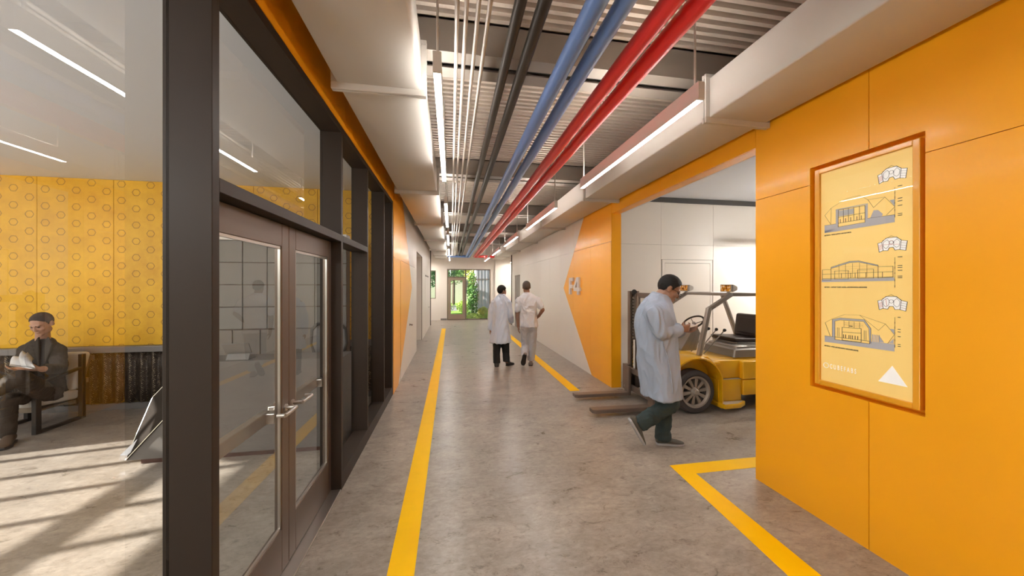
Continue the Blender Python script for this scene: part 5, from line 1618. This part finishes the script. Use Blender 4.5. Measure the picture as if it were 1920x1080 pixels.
# arms
shR, elR, wrR = A(1225, 584, -0.165), A(1241, 627, -0.20), A(1275, 617, -0.13)
shL, elL, wrL = A(1234, 584, 0.165), A(1252, 628, 0.19), A(1279, 619, 0.06)
for a_, b_, c_ in ((shR, elR, wrR), (shL, elL, wrL)):
    mb.cap(a_, b_, 0.05, 0.04); mb.cap(b_, c_, 0.04, 0.027)
up_ = V((0, 0, 1))
hand(mb, wrR, fw1 + V((0, 0, 0.10)) + CAMY * 0.35, (CAMY + up_ * 0.25), 1, 0.98, 0.75)
hand(mb, wrL, fw1 + V((0, 0, 0.05)) - CAMY * 0.2, (up_ + -CAMY * 0.5), -1, 0.98, 0.55)
hipR, knR, anR = A(1233, 700, -0.09), A(1258, 757, -0.09), A(1196, 797, -0.085)
hipL, knL, anL = A(1238, 700, 0.085), A(1245, 765, 0.09), A(1243, 826, 0.085)
for a_, b_, c_ in ((hipR, knR, anR), (hipL, knL, anL)):
    mb.cap(a_, b_, 0.075, 0.05); mb.cap(b_, c_, 0.05, 0.035)
body = remesh(mb, 'body', SKINT, 0.0055, p1, 3, 0.5)
head_parts(p1, hc, Rh, 1.12, HAIRB, glasses=True, hair_grow=1.0)
# coat
mb = MB()
rows = [(552, 1222, 1250, 0.075), (560, 1212, 1254, 0.115), (570, 1204, 1256, 0.17), (582, 1198, 1258, 0.205), (597, 1194, 1261, 0.215), (615, 1193, 1264, 0.21), (640, 1193.5, 1266, 0.20), (662, 1195.5, 1268, 0.20), (690, 1199.5, 1270, 0.21), (715, 1203, 1271.5, 0.22), (741, 1206, 1273, 0.23)]
R_ = []
for i, (y_, xl, xr, dv) in enumerate(rows):
    c_ = A((xl + xr) / 2, y_)
    fold = 0.0 if i < 4 else 0.008 + 0.0045 * (i - 4)
    R_.append(ring(c_, CAMX, CAMY, (xr - xl) / 2 / 184.4, dv, 40, fold, 6, 0.8))
# slanted hem: front a little lower than the back
mb.rings(R_)
for a_, b_, c_ in ((shR, elR, wrR), (shL, elL, wrL)):
    mb.cap(a_ + V((0, 0, -0.015)), b_, 0.080, 0.064); mb.cap(b_, b_.lerp(c_, 0.86), 0.062, 0.050)
    mb.rings([ring(b_.lerp(c_, t), (c_ - b_).cross(up_).normalized(), up_, r, r * 1.05, 20) for t, r in ((0.3, 0.060), (0.6, 0.058), (0.9, 0.056))])
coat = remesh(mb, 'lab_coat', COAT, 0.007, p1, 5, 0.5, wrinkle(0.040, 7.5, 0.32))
mb = MB()
mb.rings([ring(A(1233, 561), CAMX - V((0, 0, 0.25)), CAMY, 0.092, 0.095, 28), ring(A(1236, 555), CAMX - V((0, 0, 0.35)), CAMY, 0.078, 0.083, 28), ring(A(1237, 551), CAMX - V((0, 0, 0.35)), CAMY, 0.074, 0.079, 28), ring(A(1237, 552), CAMX - V((0, 0, 0.35)), CAMY, 0.069, 0.073, 28), ring(A(1235, 560), CAMX - V((0, 0, 0.3)), CAMY, 0.068, 0.072, 28)])
mb.build('coat_collar', COAT, p1, smooth=True)
# cuffs
for b_, c_ in ((elR, wrR),):
    d_ = (c_ - b_).normalized()
    mb = MB(); mb.rings([ring(b_.lerp(c_, t), d_.cross(up_).normalized(), up_, r, r, 20) for t, r in ((0.84, 0.055), (0.84, 0.060), (0.93, 0.058), (0.93, 0.05))]); mb.build('coat_cuff', COAT, p1, smooth=True)
# vent and seam on the coat side
mb = MB()
mb.tube([A(1243, 640, -0.205), A(1252, 670, -0.212), A(1258, 700, -0.222), A(1262, 738, -0.225)], 0.004, 6)
mb.build('coat_seam', COAT, p1)
# trousers
mb = MB()
mb.cap(A(1234, 690), A(1236, 712), 0.11, 0.11)
mb.cap(hipR, knR, 0.085, 0.083); mb.cap(knR, knR.lerp(anR, 0.72), 0.083, 0.062)
mb.cap(hipL, knL, 0.085, 0.08); mb.cap(knL, knL.lerp(anL, 0.7), 0.078, 0.068)
d_ = (anR - knR).normalized()
mb.rings([ring(knR.lerp(anR, t), d_.cross(CAMY).normalized(), CAMY, r, r * 0.95, 22) for t, r in ((0.5, 0.078), (0.8, 0.076), (0.97, 0.075))])
mb.rings([ring(knL.lerp(anL, t), CAMX, CAMY, r, r, 22) for t, r in ((0.3, 0.075), (0.7, 0.074), (0.96, 0.075))])
remesh(mb, 'trousers', JEANS, 0.008, p1, 4, 0.5, wrinkle(0.022, 11, 0.9, 3.0))
zf = lambda p: V((p.x, p.y, 0.0))
shoe(p1, zf(A(1230, 838, 0.085)), zf(A(1282, 838, 0.06)), (0, 0, 1), 0.10, 0.085, SHOE, SOLE)
h_, t_ = A(1178, 786, -0.085), A(1206, 835, -0.085)
u_ = (anR - h_.lerp(t_, 0.3)).normalized()
shoe(p1, h_, t_, u_, 0.10, 0.085, SHOE, SOLE)
# what he holds
pad = thing('notepad', 'small pale notepad in the hands of the person by the forklift', 'notepad', tuple(A(1290, 613, -0.02)))
mb = MB(); mb.rings([ring(A(1290, 612, -0.03), CAMX, CAMY, 0.06, 0.045, 4), ring(A(1290, 611, -0.03), CAMX, CAMY, 0.06, 0.045, 4)])
mb = MB(); c_ = A(1291, 612, -0.02)
mb.add([c_ + CAMX * a + CAMY * b + V((0, 0, 0.2 * a + z)) for z in (0, 0.008) for a, b in ((-0.03, -0.05), (0.06, -0.05), (0.06, 0.06), (-0.03, 0.06))], [(3, 2, 1, 0), (4, 5, 6, 7), (0, 1, 5, 4), (1, 2, 6, 5), (2, 3, 7, 6), (3, 0, 4, 7)])
mb.build('pages', PLASTER, pad)
pen = MB().tube([A(1286, 614, -0.12), A(1283, 603, -0.12)], 0.0035, 8).build('pen', FDARK)
tag(pen, 'thin dark pen upright in the fingers of the person by the forklift', 'pen')

# ---- person in white lab coat walking away, head turned
D1 = 7.15
B = lambda x, y, v=0.0: at(x, y, D1 + v)
p2 = thing('person', 'person in long white lab coat and black trousers walking away, head turned aside', 'person', (0.98, 7.1, 0))
Rh = basis((CAMX * 0.72 + CAMY * 0.62 + V((0, 0, -0.12))).normalized())
hc = B(941, 546.5)
mb = MB(); head(mb, hc, Rh, 1.0)
mb.cap(B(939, 560), B(940.5, 552), 0.06, 0.055); mb.cap(B(938, 578), B(938, 615), 0.095, 0.095); mb.cap(B(928, 566), B(949, 566), 0.06, 0.06)
sL, eL, wL = B(925, 568), B(920.5, 596, 0.02), B(919, 617, 0.0)
sR, eR, wR = B(951.5, 568), B(957, 592, 0.0), B(958.5, 603, 0.16)
for a_, b_, c_ in ((sL, eL, wL), (sR, eR, wR)):
    mb.cap(a_, b_, 0.05, 0.04); mb.cap(b_, c_, 0.04, 0.028)
hand(mb, wL, (0, 0, -1), CAMX, 1, 0.95, 0.5); hand(mb, wR, CAMY + V((0, 0, -0.3)), -CAMX, 1, 0.95, 0.5)
LEG = [(B(932.5, 628), B(931, 660, 0.0), B(931.5, 681, -0.02)), (B(946, 628), B(948.5, 660, 0.06), B(950, 678, 0.0))]
for a_, b_, c_ in LEG: mb.cap(a_, b_, 0.07, 0.05); mb.cap(b_, c_, 0.05, 0.035)
remesh(mb, 'body', SKINT, 0.0085, p2, 3, 0.5)
head_parts(p2, hc, Rh, 1.0, HAIRB, hair_grow=1.0)
mb = MB()
rows = [(553.5, 935, 947, 0.07), (557.5, 928, 952, 0.10), (563, 923.5, 954, 0.125), (572, 923, 953.5, 0.14), (588, 924, 952.5, 0.14), (603, 924, 952, 0.14), (618, 922.5, 954, 0.15), (630, 920, 956, 0.165), (642, 918, 957.5, 0.18)]
mb.rings([ring(B((xl + xr) / 2, y_), CAMX, CAMY, (xr - xl) / 2 / 91.0, dv, 32, 0 if i < 5 else 0.012 * (i - 4), 6, 1.2) for i, (y_, xl, xr, dv) in enumerate(rows)])
for a_, b_, c_ in ((sL, eL, wL), (sR, eR, wR)):
    mb.cap(a_, b_, 0.075, 0.062); mb.cap(b_, b_.lerp(c_, 0.9), 0.06, 0.05)
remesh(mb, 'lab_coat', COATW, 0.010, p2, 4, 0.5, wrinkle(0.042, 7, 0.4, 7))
mb = MB(); mb.rings([ring(B(940.5, 553.5), CAMX, CAMY, 0.075, 0.075, 24), ring(B(941, 551), CAMX, CAMY, 0.066, 0.068, 24), ring(B(941, 552), CAMX, CAMY, 0.058, 0.06, 24)]); mb.build('coat_collar', COATW, p2, smooth=True)
mb = MB()
mb.cap(B(934, 625), B(944, 625), 0.12, 0.12)
for a_, b_, c_ in LEG:
    mb.cap(a_, b_, 0.098, 0.075); mb.cap(b_, b_.lerp(c_, 0.7), 0.075, 0.068)
    mb.rings([ring(b_.lerp(c_, t), CAMX, CAMY, r, r, 22) for t, r in ((0.3, 0.074), (0.7, 0.072), (1.0, 0.072))])
remesh(mb, 'trousers', BLACKT, 0.012, p2, 3, 0.5, wrinkle(0.008, 12, 0.8, 1))
hl = B(931, 687.5, -0.08); shoe(p2, zf(B(931.5, 686, -0.09)), zf(B(930, 686, -0.09) + CAMY * 0.25), (0, 0, 1), 0.1, 0.09, SHOEB, FDARK)
shoe(p2, zf(B(950, 682, 0.0)), zf(B(950, 682, 0.0) + CAMY * 0.19 + CAMX * 0.14), (0, 0, 1), 0.1, 0.09, SHOEB, FDARK)

# ---- person in white scrubs walking away, hand on the hip
D2 = 7.19
C_ = lambda x, y, v=0.0: at(x, y, D2 + v)
p3 = thing('person', 'person in white short-sleeved scrubs and pale trousers walking away with a bent arm', 'person', (1.52, 7.05, 0))
Rh = basis((CAMY + CAMX * -0.1 + V((0, 0, -0.08))).normalized())
hc = C_(987, 539)
mb = MB(); head(mb, hc, Rh, 1.0)
mb.cap(C_(988, 555), C_(987.5, 545), 0.062, 0.058); mb.cap(C_(990, 570), C_(991, 610), 0.12, 0.12); mb.cap(C_(977, 562), C_(1004, 562), 0.055, 0.055)
sL, eL, wL = C_(973.5, 564), C_(970, 591, 0.02), C_(971.5, 612, 0.04)
sR, eR, wR = C_(1007.5, 563), C_(1017.5, 581, -0.04), C_(1010, 593, 0.10)
for a_, b_, c_ in ((sL, eL, wL), (sR, eR, wR)):
    mb.cap(a_, b_, 0.052, 0.043); mb.cap(b_, c_, 0.043, 0.03)
hand(mb, wL, (0.1, 0.1, -1), CAMX, 1, 0.98, 0.45); hand(mb, wR, CAMY * 0.7 - CAMX * 0.8 + V((0, 0, -0.3)), -CAMX + CAMY * -0.5, -1, 0.95, 0.5)
LEG = [(C_(984, 615), C_(985, 648, 0.05), C_(984, 668, -0.16)), (C_(999.5, 615), C_(998, 648, 0.03), C_(995.5, 677, 0.03))]
for a_, b_, c_ in LEG: mb.cap(a_, b_, 0.075, 0.055); mb.cap(b_, c_, 0.05, 0.036)
remesh(mb, 'body', SKINT, 0.0085, p3, 3, 0.5)
head_parts(p3, hc, Rh, 1.0, HAIRG, hair_grow=1.2)
mb = MB()
rows = [(549.5, 982, 994, 0.07), (552.5, 977, 1000, 0.10), (558, 972, 1008, 0.125), (568, 973, 1008, 0.14), (580, 975, 1007, 0.14), (593, 976, 1006.5, 0.135), (604, 976, 1007.5, 0.14), (612.5, 975.5, 1008.5, 0.145)]
mb.rings([ring(C_((xl + xr) / 2, y_), CAMX, CAMY, (xr - xl) / 2 / 90.5, dv, 32, 0 if i < 4 else 0.012, 6, 0.4) for i, (y_, xl, xr, dv) in enumerate(rows)])
mb.cap(sL, sL.lerp(eL, 0.6), 0.075, 0.07); mb.cap(sR, sR.lerp(eR, 0.62), 0.075, 0.068)
remesh(mb, 'scrub_top', SCRUB, 0.010, p3, 4, 0.5, wrinkle(0.038, 9, 0.7, 2))
mb = MB(); mb.rings([ring(C_(987.8, 550), CAMX, CAMY, 0.076, 0.076, 24), ring(C_(987.8, 548), CAMX, CAMY, 0.069, 0.07, 24), ring(C_(987.8, 549.5), CAMX, CAMY, 0.06, 0.06, 24)]); mb.build('neckband', SCRUB, p3, smooth=True)
mb = MB()
mb.cap(C_(986, 614), C_(997, 614), 0.112, 0.112)
for a_, b_, c_ in LEG:
    mb.cap(a_, b_, 0.086, 0.08); mb.cap(b_, b_.lerp(c_, 0.7), 0.08, 0.072)
    mb.rings([ring(b_.lerp(c_, t), CAMX, CAMY, r, r, 22) for t, r in ((0.3, 0.078), (0.7, 0.075), (0.95, 0.074))])
remesh(mb, 'trousers', SCRUBT, 0.012, p3, 3, 0.5, wrinkle(0.026, 11, 0.8, 4))
t_ = C_(980, 687, -0.05); h_ = C_(984, 665.5, -0.24)
shoe(p3, h_, zf(t_) + V((0, 0, 0.012)), (LEG[0][2] - h_.lerp(t_, 0.35)), 0.10, 0.085, SHOEG, FDARK)
shoe(p3, zf(C_(995, 684, -0.05)), zf(C_(996.5, 684, -0.05) + CAMY * 0.25), (0, 0, 1), 0.1, 0.09, SHOEG, FDARK)

# ---- seated man reading in the lobby
S_ = at
p4 = thing('person', 'person in brown jacket seated in the lobby armchair, reading a magazine', 'person', tuple(zf(at(70, 760, 3.9))))
fw4 = (-CAMY * 0.95 + CAMX * 0.26).normalized()
Rh = basis((fw4 + V((0, 0, -0.50))).normalized())
hc = S_(79, 607, 4.02); SH = 1.04
mb = MB(); head(mb, hc, Rh, SH)
mb.cap(S_(81, 646, 4.13), S_(80, 622, 4.09), 0.062, 0.056)
mb.cap(S_(79, 668, 4.16), S_(84, 730, 4.12), 0.11, 0.11); mb.cap(S_(57, 657, 4.16), S_(101, 657, 4.16), 0.055, 0.055)
sA, eA, wA = S_(106, 657, 4.16), S_(112, 691, 4.02), S_(80, 692, 3.66)
sB, eB, wB = S_(52, 657, 4.16), S_(44, 694, 3.98), S_(56, 689, 3.72)
for a_, b_, c_ in ((sA, eA, wA), (sB, eB, wB)):
    mb.cap(a_, b_, 0.055, 0.045); mb.cap(b_, c_, 0.045, 0.032)
hand(mb, wA, -CAMX * 0.9 - CAMY * 0.45 + V((0, 0, 0.12)), V((0, 0, 0.8)) - CAMX * 0.3 + CAMY * 0.4, -1, 1.05, 0.7)
hand(mb, wB, -CAMX * 0.35 - CAMY * 0.9, V((0, 0, 1)) + CAMX * 0.3, 1, 1.0, 0.5)
hpA, knA, anA = S_(92, 740, 4.06), S_(34, 708, 3.44), S_(-42, 752, 3.36)      # crossed leg
hpB, knB, anB = S_(70, 743, 4.06), S_(18, 748, 3.60), S_(16, 814, 3.62)       # standing leg
for a_, b_, c_ in ((hpA, knA, anA), (hpB, knB, anB)):
    mb.cap(a_, b_, 0.06, 0.040); mb.cap(b_, c_, 0.038, 0.033)
remesh(mb, 'body', SKIN, 0.007, p4, 3, 0.5)
head_parts(p4, hc, Rh, SH, HAIRS, hair_grow=0.4)
mb = MB()
rows = [(634, 72, 90, 0.07), (641, 60, 99, 0.10), (649, 48, 109, 0.12), (662, 45, 112, 0.13), (685, 49, 111, 0.13), (710, 55, 113, 0.13), (738, 58, 117, 0.14)]
mb.rings([ring(S_((xl + xr) / 2, y_, 4.15), CAMX, CAMY, (xr - xl) / 2 / 157.0, dv, 32, 0 if i < 3 else 0.005, 5, 0.2) for i, (y_, xl, xr, dv) in enumerate(rows)])
for a_, b_, c_ in ((sA, eA, wA), (sB, eB, wB)):
    mb.cap(a_, b_, 0.078, 0.064); mb.cap(b_, b_.lerp(c_, 0.88), 0.062, 0.05)
remesh(mb, 'jacket', JACKET, 0.009, p4, 4, 0.5, wrinkle(0.02, 10, 0.8, 6))
mb = MB()
q = [S_(73, 636, 4.045), S_(89, 636, 4.045), S_(87, 660, 4.02), S_(80, 705, 4.01), S_(70, 705, 4.01), S_(69, 660, 4.02)]
mb.prism(q, CAMY * 0.05); mb.build('shirt', SHIRT, p4, bevel=0.008)
for a_ in ([(88, 632), (97, 645), (84, 682), (80, 690), (82, 655)], [(71, 632), (61, 645), (70, 682), (73, 690), (72, 655)]):
    mb = MB(); mb.prism([S_(x, y, 4.005) for x, y in a_], CAMY * 0.02); mb.build('lapel', JACKET, p4, bevel=0.004)
mb = MB()
mb.cap(S_(72, 740, 4.10), S_(94, 740, 4.10), 0.115, 0.115)
mb.cap(hpA, knA, 0.10, 0.074); mb.cap(knA, anA, 0.072, 0.06); mb.cap(hpB, knB, 0.09, 0.062); mb.cap(knB, anB, 0.058, 0.052)
remesh(mb, 'trousers', TROUS, 0.010, p4, 4, 0.5, wrinkle(0.014, 11, 0.8, 8))
shoe(p4, zf(S_(22, 820, 3.66)), zf(S_(2, 838, 3.46)), (0, 0, 1), 0.105, 0.11, BOOT, FDARK, 'boot')
shoe(p4, anA + V((0, 0, -0.08)) + CAMX * 0.02, anA - CAMX * 0.22 - CAMY * 0.05 + V((0, 0, -0.03)), (anA - knA) * -1 + V((0, 0, 0.3)), 0.105, 0.1, BOOT, FDARK, 'boot')
# magazine
mg = thing('magazine', 'open grey magazine held in the hands of the seated person', 'magazine', tuple(S_(44, 684, 3.5)))
PG = mat('magazine_page', (0.58, 0.56, 0.54), rough=0.6, var=0.5, vscale=9)
PGD = mat('magazine_cover', (0.30, 0.28, 0.27), rough=0.5, var=0.3, vscale=6)
def sheet(quad, m, nm, bow, name=None):
    """curved paper sheet: quad = bottom-left, bottom-right, top-right, top-left"""
    a, b, c, d = [V(q) for q in quad]; n_ = (b - a).cross(d - a).normalized()
    mb = MB(); L = []
    for s in range(9):
        t = s / 8
        L.append([a.lerp(d, t).lerp(b.lerp(c, t), u / 6) + n_ * bow * math.sin(PI * t) for u in range(7)])
    mb.rings(L, False, closed=False)
    o = mb.build(nm, m, mg, smooth=True); o.modifiers.new('t', 'SOLIDIFY').thickness = 0.003
sheet([S_(17, 685, 3.42), S_(66, 692, 3.42), S_(62, 684, 3.62), S_(22, 678, 3.62)], PGD, 'cover', 0.004)
sheet([S_(18, 684, 3.47), S_(62, 690, 3.47), S_(57, 671, 3.60), S_(26, 667, 3.60)], PG, 'page', 0.02)
sheet([S_(40, 687, 3.45), S_(66, 690, 3.45), S_(60, 670, 3.56), S_(42, 657, 3.56)], PG, 'page', 0.03)
sheet([S_(50, 688, 3.44), S_(67, 690, 3.44), S_(64, 673, 3.54), S_(52, 660, 3.54)], PGD, 'page', 0.03)
